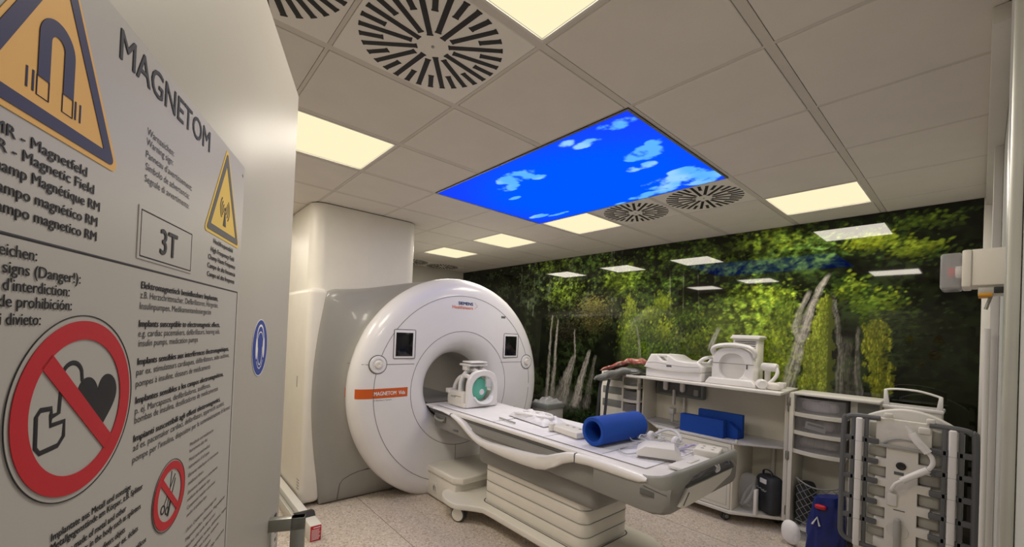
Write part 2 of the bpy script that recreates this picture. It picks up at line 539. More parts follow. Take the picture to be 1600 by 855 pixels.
def stroke(pts, w, col, alpha=.8, rag=.5, fade=(1, 1), fine=3):
    """a ragged falling-water or trunk stroke along a line"""
    pts = np.asarray(pts); acc = np.zeros((NU, NV)); tot = sum(np.hypot(*(pts[i + 1] - pts[i])) for i in range(len(pts) - 1)); run = 0
    best = np.full((NU, NV), 1e9); tt = np.zeros((NU, NV))
    for a, b in zip(pts[:-1], pts[1:]):
        d = b - a; L2 = d @ d; t = np.clip(((gx - a[0]) * d[0] + (gz - a[1]) * d[1]) / L2, 0, 1)
        D = np.hypot(gx - a[0] - t * d[0], gz - a[1] - t * d[1])
        up = D < best; best = np.where(up, D, best); tt = np.where(up, (run + t * np.sqrt(L2)) / tot, tt); run += np.sqrt(L2)
    ww = w if np.isscalar(w) else w[0] + (w[1] - w[0]) * tt
    st = vnoise(NU, NV, 260, 5 * fine, 2)
    m = smooth(1 - best / ww, 0, .8) * np.clip((1 - rag) + rag * 2.2 * (st - .25), 0, 1.2) * (fade[0] + (fade[1] - fade[0]) * tt) * alpha
    mixin(np.clip(m, 0, 1), col)

LAT = rng.random((260, 260))
def samp(u, v):
    u = np.mod(u, 255); v = np.mod(v, 255); i, j = u.astype(int), v.astype(int); a, b_ = u - i, v - j
    a = a * a * (3 - 2 * a); b_ = b_ * b_ * (3 - 2 * b_)
    return (LAT[i, j] * (1 - a) + LAT[i + 1, j] * a) * (1 - b_) + (LAT[i, j + 1] * (1 - a) + LAT[i + 1, j + 1] * a) * b_
def fall(pts, w, col, k=9, alpha=.6, cut=.42):
    """falling water: streaks running along a near-vertical line, broken and ragged at the sides"""
    pts = np.asarray(sorted(pts, key=lambda p: p[1])); zz = pts[:, 1]
    xc = np.interp(gz, zz, pts[:, 0]); t = np.clip((zz[-1] - gz) / (zz[-1] - zz[0]), 0, 1)
    ww = w[0] + (w[1] - w[0]) * t
    o = rng.random() * 90
    X = gx + .012 * (samp(gx * 0 + o, gz * 9 + o) - .5) + .010 * (samp(gx * 14 + o, gz * 30) - .5)
    u = (X - xc) / ww
    n = .42 * samp(u * k + o + 50, gz * 3.0 + o) + .33 * samp(u * k * 2.2 + o, gz * 12 + o + 30) + .25 * samp(gx * 60 + o, gz * 45 + o)
    m = (.22 + .78 * smooth(n, cut - .16, cut + .32)) * np.clip(1.35 * (1 - u * u) - 1.1 * np.abs(u) * samp(gx * 45 + o, gz * 14 + o), 0, 1) * smooth(gz, zz[0] - .01, zz[0] + .05) * smooth(zz[-1] - gz, -.01, .05)
    mixin(np.clip(m * alpha, 0, 1), col)

DK, MD, LT, YG, OL = (.012, .022, .006), (.045, .085, .014), (.13, .20, .025), (.26, .31, .035), (.22, .20, .07)
# distant trees with trunks, upper left
mixin(smooth(n1, .35, .7) * smooth(gz, 1.85, 2.2) * smooth(-gx, .9, 1.6) * .8, (.045, .065, .035))
for k in range(46):
    x = rng.uniform(-4.7, -1.2); z0 = rng.uniform(1.85, 2.1)
    stroke([(x, z0), (x + rng.normal(0, .03), 2.72)], rng.uniform(.008, .018), (.006, .008, .006) if rng.random() < .65 else (.11, .12, .09), .8, .2)
for (x, z, rx, rz, n) in [(-4.2, 2.35, .6, .4, 500), (-3.55, 2.4, .5, .35, 500), (-3.0, 2.25, .5, .3, 400)]:
    dabs(n, x, z, rx, rz, [(.02, .035, .012), (.06, .08, .03), (.10, .12, .045)], (.006, .016))
dabs(900, -2.2, 2.2, .42, .30, [MD, LT, (.20, .26, .04)], (.007, .018))
dabs(500, -2.45, 2.6, .5, .14, [MD, LT, (.17, .22, .05)], (.007, .018))
dabs(500, -1.75, 2.55, .4, .2, [(.02, .04, .01), MD, (.09, .14, .03)], (.007, .016))
# canopy
for (x, z, rx, rz, n, pal) in [(-1.15, 2.3, .42, .2, 1100, [MD, LT, (.17, .24, .03)]), (-1.3, 2.25, .25, .14, 500, [LT, (.16, .23, .03)]), (-.75, 2.25, .45, .35, 1200, [DK, MD, (.08, .14, .02)]),
                               (-.6, 2.55, .5, .2, 700, [DK, MD, LT]), (-.2, 2.5, .4, .25, 800, [DK, MD, (.07, .11, .02)]), (.1, 2.48, .35, .18, 900, [MD, LT, (.16, .2, .03)]), (.5, 2.52, .4, .2, 1000, [MD, LT, (.2, .25, .03)]),
                               (.25, 2.28, .5, .2, 900, [DK, MD, (.05, .10, .03)]), (.8, 2.35, .4, .25, 700, [DK, MD, (.06, .11, .03)]), (1.1, 2.55, .5, .2, 600, [DK, (.03, .06, .01), MD]), (1.5, 2.5, .3, .25, 350, [DK, (.03, .06, .01)])]:
    dabs(n, x, z, rx, rz, pal, (.007, .02))
# pale stems under the canopy
for x0, x1 in ((-.46, -.45), (-.30, -.27), (-.12, -.10), (-.62, -.6)):
    stroke([(x0, 2.35), (x1, 1.9)], .009, (.16, .17, .11), .7, .4)
# wooded slope to the right of the bank
for (x, z, rx, rz, n, pal) in [(.1, 1.95, .4, .2, 1300, [DK, MD, LT]), (.3, 2.03, .3, .14, 900, [MD, LT, YG]), (.36, 1.85, .25, .25, 1100, [MD, LT, YG]), (.12, 1.72, .3, .2, 900, [MD, LT, (.2, .25, .04)]), (.42, 1.5, .22, .3, 1100, [MD, LT, YG]),
                               (-.1, 1.6, .3, .25, 1000, [MD, LT, (.22, .27, .04)]), (.2, 1.4, .3, .2, 700, [MD, LT, YG])]:
    dabs(n, x, z, rx, rz, pal, (.007, .018))
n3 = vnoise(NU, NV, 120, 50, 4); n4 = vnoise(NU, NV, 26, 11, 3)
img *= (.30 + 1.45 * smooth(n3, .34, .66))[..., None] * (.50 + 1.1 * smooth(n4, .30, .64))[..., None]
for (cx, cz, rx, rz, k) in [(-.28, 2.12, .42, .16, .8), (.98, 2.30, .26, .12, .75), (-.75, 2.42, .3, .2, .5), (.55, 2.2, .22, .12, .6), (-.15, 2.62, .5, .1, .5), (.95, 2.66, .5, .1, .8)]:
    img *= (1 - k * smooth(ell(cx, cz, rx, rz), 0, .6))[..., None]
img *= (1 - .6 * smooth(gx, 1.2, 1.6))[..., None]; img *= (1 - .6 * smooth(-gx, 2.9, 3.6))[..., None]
# mossy bank of the middle
m = smooth(gz, 1.0, 1.35) * smooth(2.02 + .05 * (n1 - .5) - gz, 0, .25) * smooth(gx, -1.32, -1.15) * smooth(.25 - gx, 0, .4)
mixin(np.clip(m * (.3 + n2), 0, .8), (.07, .10, .015))
for (x, z, rx, rz, n, pal) in [(-1.12, 1.94, .07, .16, 500, [LT, YG, (.30, .36, .07)]), (-1.12, 1.6, .14, .3, 1300, [MD, LT, YG]), (-.9, 1.75, .16, .2, 900, [MD, LT, (.2, .26, .04)]), (-.71, 1.98, .10, .14, 600, [LT, YG]), (-.85, 1.87, .1, .1, 400, [LT, YG]),
                               (-.58, 1.68, .15, .14, 900, [LT, YG, (.27, .32, .05)]), (-.42, 1.58, .18, .2, 900, [MD, LT, OL]), (-.25, 1.66, .16, .2, 900, [MD, LT, YG]), (-.38, 1.8, .18, .12, 700, [DK, MD, LT]), (-.8, 1.45, .3, .16, 900, [DK, MD, LT]), (-.95, 1.4, .3, .12, 500, [MD, LT])]:
    dabs(n, x, z, rx, rz, pal, (.006, .016), ang=(.6, 2.4))
fall([(-1.03, 1.76), (-.99, 1.6), (-.96, 1.34)], (.016, .035), (.34, .34, .24), 4, .7)
fall([(-.06, 1.76), (-.10, 1.64), (-.15, 1.50)], (.03, .055), (.46, .44, .40), 5, .8, .4)
# brown-olive bush and the dark hollow under it
dabs(1500, -1.68, 1.84, .34, .26, [(.03, .03, .01), (.10, .09, .035), OL], (.005, .012))
dabs(500, -1.68, 2.02, .2, .12, [OL, (.24, .25, .06)], (.005, .012))
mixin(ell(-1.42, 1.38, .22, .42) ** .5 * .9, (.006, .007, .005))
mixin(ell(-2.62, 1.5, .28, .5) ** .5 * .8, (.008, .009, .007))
dabs(700, -2.15, 1.65, .25, .2, [(.01, .01, .006), (.05, .045, .03)], (.006, .014))
dabs(350, -2.4, 1.75, .12, .2, [(.02, .025, .01), (.07, .08, .03)], (.006, .014), ang=(1.2, 1.9))
# left waterfalls
W1 = (.62, .58, .53)
fall([(-2.43, 1.9), (-2.46, 1.34), (-2.49, .60)], (.020, .060), W1, 4, .62)
fall([(-2.32, 1.84), (-2.35, 1.23), (-2.39, .60)], (.020, .065), W1, 5, .65)
fall([(-2.0, 1.70), (-1.97, 1.28)], (.016, .025), W1, 3, .55)
fall([(-1.98, 1.34), (-2.12, .98), (-2.24, .60)], (.05, .20), W1, 10, .6)
fall([(-1.72, 1.42), (-1.85, 1.0), (-1.96, .60)], (.03, .12), W1, 7, .7, .4)
fall([(-1.62, 1.36), (-1.70, 1.0), (-1.76, .60)], (.03, .09), W1, 8, .35, .5)
mixin(ell(-2.2, .68, .5, .2) * .5, (.25, .25, .23))
dabs(700, -1.6, .5, .9, .12, [(.01, .02, .01), (.03, .06, .02)], (.006, .016))
# big falls and the moss column
for (x, z, rx, rz, n, pal) in [(.53, 1.8, .1, .25, 700, [MD, LT, (.2, .24, .04)]), (.45, 1.5, .14, .3, 900, [LT, YG]), (.5, 1.3, .1, .2, 400, [LT, YG])]:
    dabs(n, x, z, rx, rz, pal, (.005, .014), ang=(1.0, 2.1))
def poly_mask(poly):
    poly = np.asarray(poly); ins = np.zeros((NU, NV), bool); n = len(poly)
    X = gx + .11 * (n2 - .5); Z = gz + 0 * gx
    for i in range(n):
        (xa, za), (xb, zb) = poly[i], poly[(i + 1) % n]
        cnd = (za > Z) != (zb > Z)
        ins ^= cnd & (X < (xb - xa) * (Z - za) / (zb - za + 1e-12) + xa)
    return ins.astype(float)
colm = poly_mask([(.82, 2.07), (.88, 1.99), (.89, 1.77), (.90, 1.54), (.89, 1.1), (.63, 1.1), (.68, 1.55), (.77, 1.92)])
mixin(colm * .85, (.10, .12, .02))
def in_poly_dabs(mask, n, pal, size, ang):
    ii = np.argwhere(mask > .5)
    for k in range(n):
        i, j = ii[rng.integers(len(ii))]
        x, z = gx[i, 0], gz[0, j]
        rib = .45 + 1.1 * LAT[int(x * 40) % 250, int(z * 3) % 250] + .25 * LAT[int(x * 90) % 250, int(z * 9) % 250]
        dabs(1, x, z, .004, .004, [tuple(q * rib for q in p_) for p_ in pal], size, (2.2, 4.5), ang)
in_poly_dabs(colm * (gx < .86), 3000, [LT, YG, (.34, .36, .08)], (.003, .006), (1.35, 1.8))
mixin(colm * smooth(gx, .80, .90) * .75, (.035, .045, .010))
col2 = poly_mask([(1.12, 1.83), (1.20, 1.86), (1.27, 1.72), (1.27, 1.45), (1.30, 1.1), (1.18, 1.1), (1.12, 1.4), (1.09, 1.63)])
mixin(col2 * .8, (.09, .10, .015))
in_poly_dabs(col2, 1700, [(.08, .11, .015), (.15, .17, .02), (.26, .25, .04)], (.003, .006), (1.35, 1.8))
W2 = (.54, .51, .45)
fall([(.86, 2.24), (.79, 2.12), (.74, 1.95), (.68, 1.72), (.62, 1.45), (.56, 1.15)], (.030, .085), W2, 6, .74, .40)
fall([(.72, 2.10), (.65, 1.93), (.60, 1.77), (.645, 1.62)], (.03, .04), W2, 4, .6, .46)
fall([(.76, 2.02), (.68, 1.86), (.63, 1.7)], (.03, .05), W2, 4, .45, .5)
fall([(.88, 2.08), (.92, 1.85), (.95, 1.56), (.94, 1.15)], (.022, .04), (.36, .34, .30), 4, .5, .5)
fall([(1.06, 1.78), (1.06, 1.52), (1.09, 1.15)], (.016, .035), (.34, .32, .28), 4, .55, .48)
fall([(.99, 1.7), (1.01, 1.15)], (.05, .08), (.20, .19, .16), 8, .4, .55)
# bright sprays right
for (x, z, rx, rz, n, pal) in [(1.12, 2.48, .16, .07, 320, [LT, YG, (.28, .36, .03)]), (1.40, 2.39, .16, .07, 260, [LT, YG]), (1.0, 2.08, .12, .12, 330, [DK, MD, LT, YG]), (1.2, 1.97, .16, .12, 330, [DK, MD, LT, YG]),
                               (1.45, 2.59, .2, .07, 200, [MD, LT]), (1.12, 1.92, .1, .1, 200, [MD, LT]), (1.55, 2.3, .15, .1, 100, [DK, MD]), (1.35, 1.75, .1, .3, 200, [DK, (.03, .05, .01)]), (1.5, 1.6, .2, .5, 250, [(.006, .01, .004), (.02, .03, .01)])]:
    dabs(n, x, z, rx, rz, pal, (.006, .016), ang=(-.3, .9))
mixin(smooth(gx, 1.32, 1.42) * smooth(1.86 - gz, 0, .02) * .35, (.012, .014, .005))  # faint rectangle: the door's reflection in the gloss, painted into the print
lum = img.mean(-1, keepdims=True); img = np.clip(lum + (img - lum) * 1.08, 0, 1) * 1.08
img = np.clip(img, 0, .9)
mur = thing('forest_mural', 'wide glossy waterfall forest mural covering the wall behind the shelves', 'mural', (0, YM, 0))
def mp(u, v):
    return np.stack([MX0 + u * (MX1 - MX0), np.full_like(u, -.008), MZ0 + v * (MZ1 - MZ0)], -1)
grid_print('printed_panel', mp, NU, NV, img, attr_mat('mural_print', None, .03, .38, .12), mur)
b = MB(); b.box(MX0, MX1, YM - .006, YM + .010, MZ0, MZ1, r=0)
build('backing_board', b, M['dark'], mur)
# ------------------------------------------------------------------ ceiling lights
def cell(i, j): return ((i + .5) * P, (j + .5) * P, CEIL)
first = None
LL = {'l1': 'square lit ceiling panel at the near edge of the blue sky panel beside the round air grilles, above the table',
      'l2': 'middle one of the three lit square panels in a row running off behind the scanner',
      'l3': 'small lit square ceiling panel farthest off, just right of the white column',
      'r': 'lit square ceiling panel at the right, close above the forest mural',
      'l': 'lit square ceiling panel at left, half behind the open door edge',
      'top': 'large lit square ceiling panel cut by the top edge of the picture',
      'd': 'lit square ceiling panel behind the door, seen only as a reflection in the mural',
      'h': 'lit square ceiling panel at the far back left, seen only reflected low in the mural'}
LL['l1'] = 'lit square ceiling panel touching the corner of the blue sky panel, beside the round grilles'
def ceiling_light(key, ij):
    x, y, z = cell(*ij)
    t = thing('ceiling_light', LL[key], 'ceiling light', (x, y, z), group='recessed ceiling light panels')
    h = P / 2 - BA / 2 + .004; k = P / 2 - BB / 2
    fr = MB()
    for (a, b_, c_, d) in ((-h, h, -k, -k + .012), (-h, h, k - .012, k), (-h, -h + .012, -k + .012, k - .012), (h - .012, h, -k + .012, k - .012)):
        fr.box(a, b_, c_, d, -.001, .03, r=.001, seg=1)
    build('frame', fr, M['trim'], t, world=False)
    d = MB(); d.box(-h + .012, h - .012, -k + .012, k - .012, .006, .012, r=0)
    build('light_diffuser', d, M['panel_on'], t, world=False)
    la = bpy.data.lights.new('panel_lamp', 'AREA'); la.shape = 'RECTANGLE'; la.size = 2 * h - .05; la.size_y = 2 * k - .05
    la.energy = LAMP_W; la.color = LAMP_COL
    lo = bpy.data.objects.new('panel_lamp', la); COL.objects.link(lo); lo.parent = t; lo.location = (0, 0, .003)
    return t
for kk, ij in lights.items(): ceiling_light(kk, ij)

# ------------------------------------------------------------------ swirl diffusers
def diffuser_mesh():
    pl = MB(); h, k = P / 2 - BA / 2 + .003, P / 2 - BB / 2
    pl.box(-h, h, -k, k, 0, .012, r=.002, seg=1)
    sl = MB(); n = 32
    for q in range(n):
        a = 2 * PI * (q + .5) / n
        r0, r1 = (.085, .272) if q % 2 == 0 else (.190, .272)
        if q % 4 == 0: r0 = .065
        mt = Matrix.Rotation(a, 4, 'Z')
        sl.box(r0, r1, -.0105, .0105, -.0016, .002, r=0, mat=mt)
        sl.box(r0 - .004, r0 + .003, -.0125, .0125, -.0012, .002, r=0, mat=mt)
        sl.box(r1 - .004, r1 + .003, -.0125, .0125, -.0012, .002, r=0, mat=mt)
    ce = MB(); ce.cyl((0, 0, -.003), (0, 0, .002), .006, 12)
    return pl, sl, ce
DL = ['round slotted air grille nearest overhead, left of the large top light', 'slotted air grille in the upper left corner, cut off by the picture top',
      'round slotted air grille right of the two beside the blue sky panel', 'round slotted air grille left of the two beside the blue sky panel',
      'tiny far air grille over the back of the scanner, nearer the mural', 'tiny far air grille just right of the white column top']
dproto = None
for q, ij in enumerate(diffs):
    if dproto is None:
        dproto = thing('air_diffuser', DL[q], 'air vent', cell(*ij), group='round slotted ceiling air grilles')
        pl, sl, ce = diffuser_mesh()
        build('face_plate', pl, M['plate'], dproto, world=False)
        build('slots', sl, M['dark'], dproto, world=False)
        build('center_screw', ce, M['steel'], dproto, world=False)
    else: dup(dproto, cell(*ij), DL[q])

# ------------------------------------------------------------------ backlit sky panel
SX0, SX1, SY0, SY1 = -1.2 + .012, .6 - .016, .6 + .012, 1.8 - .006
nu, nv = 300, 200
ux = np.linspace(SX0, SX1, nu)[:, None]; vy = np.linspace(SY0, SY1, nv)[None]
sk = np.zeros((nu, nv, 3)); sk[:] = srgb(0, 84, 255)[:3]
edge = smooth(np.hypot((ux + .25) / 1.0, (vy - 1.3) / .75), .55, 1.25)
sk = sk * (1 - edge[..., None]) + np.array(srgb(22, 62, 246)[:3]) * edge[..., None]
cn = vnoise(nu, nv, 16, 11, 5); cw = vnoise(nu, nv, 6, 4, 3)
cl = np.zeros((nu, nv))
for (cx, cy, rx, ry, s) in [(-.46, .82, .22, .10, 1), (-.32, .92, .09, .05, .7), (-.66, .92, .13, .07, .9), (-.8, 1.11, .08, .03, .7), (.47, .69, .15, .07, 1), (.25, .75, .15, .05, 1), (.12, .68, .10, .05, .8), (.36, .77, .06, .03, .6),
                            (.38, 1.08, .15, .11, 1.1), (.27, 1.24, .13, .07, .9), (.51, 1.0, .07, .05, .7), (.44, 1.54, .18, .12, 1.2), (.24, 1.6, .18, .14, 1.1), (.46, 1.68, .16, .13, 1.2), (.05, 1.74, .24, .06, 1.1), (-1.0, 1.6, .15, .05, .9), (-.83, 1.67, .14, .03, .7), (-.2, 1.78, .2, .02, .6)]:
    cl = np.maximum(cl, s * np.clip(1 - ((ux - cx) / rx) ** 2 - ((vy - cy) / ry) ** 2, 0, 1))
al = smooth(np.minimum(cl, .8) * 1.1 + (cn - .5) * 3.0 * smooth(cl, .0, .25), .24, .82) * smooth(cl, .0, .2) * .95
cc = np.array(srgb(92, 178, 250)[:3]) * (1 - smooth(cw, .35, .65)[..., None]) + np.array(srgb(150, 206, 250)[:3]) * smooth(cw, .35, .65)[..., None]
sk = sk * (1 - al[..., None]) + cc * al[..., None]
skt = thing('sky_panel', 'large backlit ceiling panel showing blue sky with white clouds', 'light panel', (-.3, 1.2, CEIL))
def sp(u, v): return np.stack([SX0 + u * (SX1 - SX0) + .3, SY0 + v * (SY1 - SY0) - 1.2, np.full_like(u, -.0035)], -1)[:, [0, 1, 2]]
grid_print('lit_sky_print', sp, nu, nv, sk, attr_mat('sky_print', SKY_E), skt)
b = MB()
x0, x1, y0, y1 = -1.2 + .001, .6 - .003, .6 + .001, 1.8 - .001
for (a, b_, c_, d) in ((x0, x1, y0, y0 + .011), (x0, x1, y1 - .005, y1), (x0, x0 + .011, y0 + .011, y1 - .005), (x1 - .013, x1, y0 + .011, y1 - .005)):
    b.box(a, b_, c_, d, CEIL - .006, CEIL + .02, r=.001, seg=1)
build('frame', b, M['steel'], skt)
b = MB(); b.box(x0, x1, y0, y1, CEIL - .0028, CEIL + .004, r=0)
build('light_box', b, M['dark'], skt)
# ------------------------------------------------------------------ open shielded door with its signs
DD = Vector((-.92238, .38629, 0)); DN = Vector((.38629, .92238, 0))
DE = Vector((.54553, -.81951, 0))      # free edge, on the signed face
DMX = Matrix(((DD.x, 0, DN.x, DE.x), (DD.y, 0, DN.y, DE.y), (0, 1, 0, 0), (0, 0, 0, 1)))   # x along the leaf towards the free edge, y up, z out of the face
def dbuild(name, mb, m, parent=None, **k): return build(name, mb, m, parent, world=False, **k)
b = MB(); b.box(-1.30, 0, .015, 2.2, -.075, 0, r=.003)
door = build('door_1', b, M['door'], world=False, loc=DMX, kind='structure')
b = MB(); b.box(-.001, .006, .015, 2.203, -.055, -.004, r=.002); b.box(-1.3, .004, 2.199, 2.206, -.055, -.006, r=.002)
dbuild('edge_gasket', b, M['seam'], door)
b = MB()
b.box(-.1175, -.0965, 1.1095, 1.1385, -.002, .0765, r=.0012)
b.box(-.1175, -.0965, .86, 1.1385, .0465, .0765, r=.0012)
b.box(-.1175, -.0965, .86, .89, -.002, .0765, r=.0012)
dbuild('pull_handle', b, M['steel'], door)
b = MB(); b.box(-.092, -.060, 1.035, 1.112, -.001, .004, r=.001)
for k in range(4): b.box(-.058, -.040, 1.045 + k * .02, 1.053 + k * .02, -.001, .003, r=.0005)
dbuild('lock_plate', b, M['alu'], door)
b = MB()
for k in range(4): b.box(-.058, -.036, 1.0545 + k * .02, 1.063 + k * .02, -.001, .002, r=.0005)
dbuild('lock_slots', b, M['dark'], door)
b = MB(); b.cyl((-.435, 1.836, -.001), (-.435, 1.836, .002), .003, 12)
dbuild('screw', b, M['seam'], door)

def disc2(mb, cx, cy, r0, r1, z, seg=72):
    """flat ring (or disc when r0 is 0) 0.4 mm thick"""
    if r0 <= 0: mb.lathe([(0, z - .0004), (r1, z - .0004), (r1, z), (0, z)], seg, Matrix.Translation((cx, cy, 0)))
    else: mb.lathe([(r0, z - .0004), (r1, z - .0004), (r1, z), (r0, z)], seg, Matrix.Translation((cx, cy, 0)), closed=True)
def flat(mb, poly, z, t=.0004): mb.prism(poly, 'z', z - t, z)
def line2(mb, pts, wd, z, closed=False):
    mb.tube([(x, y, z - .0003) for x, y in pts], 1, 4, closed=closed, flat=(.0003, wd / 2 * 1.414), up=(0, 0, 1))
def band(pts_out, pts_in, mb, z):
    n = len(pts_out)
    for i in range(n):
        j = (i + 1) % n
        mb.prism([pts_out[i], pts_out[j], pts_in[j], pts_in[i]], 'z', z - .0004, z)
def arc(cx, cy, r, a0, a1, n=16): return [(cx + r * math.cos(R(a0 + (a1 - a0) * i / n)), cy + r * math.sin(R(a0 + (a1 - a0) * i / n))) for i in range(n + 1)]
def rtri(ax, ay, lx, rx, by, r):
    """triangle with rounded corners"""
    V = [Vector((ax, ay)), Vector((lx, by)), Vector((rx, by))]; out = []
    for i in range(3):
        p, a, b_ = V[i], V[i - 1], V[(i + 1) % 3]
        d0 = (a - p).normalized(); d1 = (b_ - p).normalized()
        half = math.acos(max(-1, min(1, d0.dot(d1)))) / 2; L = r / math.tan(half)
        c_ = p + (d0 + d1).normalized() * (r / math.sin(half)); s0 = p + d0 * L; s1 = p + d1 * L
        a0 = math.atan2(*(s0 - c_).yx); a1 = math.atan2(*(s1 - c_).yx)
        da = (a1 - a0 + PI) % (2 * PI) - PI
        for k in range(6): out.append((c_.x + r * math.cos(a0 + da * k / 5), c_.y + r * math.sin(a0 + da * k / 5)))
    return out
ZP = .0020
ws = thing('warning_sign', 'large white board of magnetic field warnings fixed to the open door', 'sign', m=DMX)
b = MB(); b.box(-1.16, -.425, 1.16, 1.853, .0002, ZP, r=.0006, seg=1)
dbuild('board', b, M['signpaper'], ws)
b = MB(); z = ZP + .0005
line2(b, [(-1.15, 1.647), (-.434, 1.647)], .0015, z); line2(b, [(-.434, 1.647), (-.434, 1.17)], .0012, z)
dbuild('rule_lines', b, M['ink'], ws)
TXT = [  # text, left, right, baseline, cap height, bold
 ('MAGNETOM', .773, .575, 1.8175, .0255, .010),
 ('MR - Magnetfeld', .888, .806, 1.705, .0072, .010), ('MR - Magnetic Field', .893, .797, 1.6945, .0072, .010), ('Champ Magnétique RM', .893, .789, 1.683, .0072, .010),
 ('Campo magnético RM', .890, .791, 1.6705, .0072, .010), ('Campo magnetico RM', .890, .791, 1.659, .0072, .010),
 ('Verbotszeichen:', .918, .850, 1.634, .0075, .002), ('Prohibited signs (Danger!):', .925, .807, 1.6235, .0075, .002), ("Panneau d'interdiction:", .912, .818, 1.613, .0075, .002),
 ('Señal de prohibición:', .902, .815, 1.603, .0075, .002), ('Segnale di divieto:', .912, .844, 1.592, .0075, .002),
 ('Warnzeichen:', .7245, .670, 1.7745, .0068, 0), ('Warning sign:', .725, .671, 1.7645, .0068, 0), ("Panneau d'avertissement:", .725, .622, 1.7525, .0068, 0), ('Símbolo de advertencia:', .7245, .628, 1.741, .0068, 0), ('Segnale di avvertimento:', .725, .627, 1.7295, .0068, 0),
 ('Hochfrequenzfeld', .546, .467, 1.7055, .0064, .008), ('High Frequency Field', .554, .459, 1.693, .0064, .008), ('Champ Haute Fréquence', .562, .452, 1.682, .0064, .008), ('Campo de alta frecuencia', .563, .450, 1.6705, .0064, .008), ('Campo ad alta frequenza', .563, .452, 1.659, .0064, .008),
 ('Elektromagnetisch beeinflussbare Implantate,', .7215, .519, 1.628, .0066, .012), ('z.B. Herzschrittmacher, Defibrillatoren, Hörgeräte,', .722, .517, 1.6185, .0066, 0), ('Insulinpumpen, Medikamentendosiergeräte', .722, .542, 1.608, .0066, 0),
 ('Implants susceptible to electromagnetic effects,', .722, .507, 1.591, .0066, .012), ('e.g. cardiac pacemakers, defibrillators, hearing aids,', .722, .505, 1.5815, .0066, 0), ('insulin pumps, medication pumps', .721, .582, 1.572, .0066, 0),
 ('Implants sensibles aux interférences électromagnétiques,', .721, .463, 1.5545, .0066, .012), ('par ex. stimulateurs cardiaques, défibrillateurs, aides auditives,', .722, .459, 1.5445, .0066, 0), ('pompes à insuline, doseurs de médicaments', .722, .535, 1.5335, .0066, 0),
 ('Implantes sensibles a los campos electromagnéticos,', .721, .482, 1.5175, .0066, .012), ('p. ej. Marcapasos, desfibriladores, audífonos,', .721, .531, 1.5075, .0066, 0), ('bombas de insulina, dosificadores de medicamentos', .721, .501, 1.4985, .0066, 0),
 ('Impianti suscettibili agli effetti elettromagnetici,', .721, .490, 1.481, .0066, .012), ('ad es. pacemaker cardiaci, defibrillatori, apparecchi acustici,', .721, .471, 1.472, .0066, 0), ("pompe per l'insulina, dispositivi per la somministrazione di farmaci", .721, .443, 1.461, .0066, 0),
 ('Implantate aus Metall und sonstige', .823, .722, 1.437, .0056, .004), ('Metallgegenstände am Körper, z.B. Splitter', .823, .700, 1.4295, .0056, .004), ('Implants made of metal and other', .823, .728, 1.419, .0056, .004), ('metallic objects in the body such as splinters', .823, .702, 1.4105, .0056, .004),
 ("Implants métalliques et divers objets", .823, .728, 1.3995, .0056, .004), ("métalliques dans le corps, par ex. éclats", .823, .705, 1.390, .0056, .004), ('Implantes de metal y otros objetos metálicos', .823, .688, 1.371, .0056, .004),
 ('Metallteile und medizinische', .590, .511, 1.441, .0046, 0), ('Instrumente aller Art', .590, .532, 1.433, .0046, 0), ('Metal parts and medical', .590, .522, 1.422, .0046, 0), ('instruments of all types', .590, .523, 1.413, .0046, 0), ('Eléments métalliques et instruments', .590, .486, 1.4025, .0046, 0), ('médicaux divers', .589, .541, 1.392, .0046, 0),
 ('Elementos metálicos e instrumentos', .589, .487, 1.3805, .0046, 0), ('médicos de cualquier tipo', .589, .515, 1.3715, .0046, 0), ('Componenti metallici e strumenti', .589, .494, 1.3615, .0046, 0), ('medici di qualsiasi tipo', .589, .525, 1.352, .0046, 0),
 ('Uhren, Chipkarten, Datenträger mit', .589, .484, 1.333, .0046, 0), ('Magnetstreifen, Disketten, Magnetbänder', .589, .445, 1.3215, .0046, 0), ('Watches, chip cards, data carriers', .588, .487, 1.311, .0046, 0), ('with magnetic strips, diskettes, tapes', .588, .437, 1.300, .0046, 0), ('Montres, cartes à puce, supports', .588, .470, 1.290, .0046, 0), ('de données magnétiques', .588, .500, 1.279, .0046, 0), ('Relojes, tarjetas con chip, soportes', .588, .443, 1.268, .0046, 0)]
b = MB()
for (tx, l, r_, base, cap, bold) in TXT:
    b.addmesh(text_mesh(tx, l - r_, cap, bold=bold), Matrix.Translation((-l, base, ZP + .0004)))
dbuild('lettering', b, M['ink'], ws)
# magnetic field triangle
z = ZP + .0006
b = MB(); flat(b, rtri(-.840, 1.858, -.918, -.7665, 1.7205, .006), z); tri = dbuild('magnet_triangle', b, M['yellow'], ws)
b = MB(); band(rtri(-.840, 1.8525, -.912, -.7735, 1.7245, .004), rtri(-.840, 1.8335, -.896, -.7885, 1.7335, .001), b, z + .0004); dbuild('triangle_border', b, M['navy'], tri)
b = MB(); zz = z + .0005; cx, cy = -.842, 1.781
outer = [(cx - .0165, 1.753)] + arc(cx, cy, .0165, 180, 0, 24) + [(cx + .0165, 1.753)]
inner = [(cx - .0062, 1.753)] + arc(cx, cy, .0062, 180, 0, 24) + [(cx + .0062, 1.753)]
for i in range(len(outer) - 1): b.prism([outer[i], outer[i + 1], inner[i + 1], inner[i]], 'z', zz - .0004, zz)
for s_ in (-1, 1):
    xa, xb = cx + s_ * .0062, cx + s_ * .0165
    line2(b, [(xa, 1.753), (xa, 1.7405), (xb, 1.7405), (xb, 1.753)], .0008, zz)
    for dx in (.0195, .0245): line2(b, [(cx + s_ * dx, 1.754), (cx + s_ * dx, 1.741)], .0013, zz)
dbuild('magnet_symbol', b, M['navy'], tri)
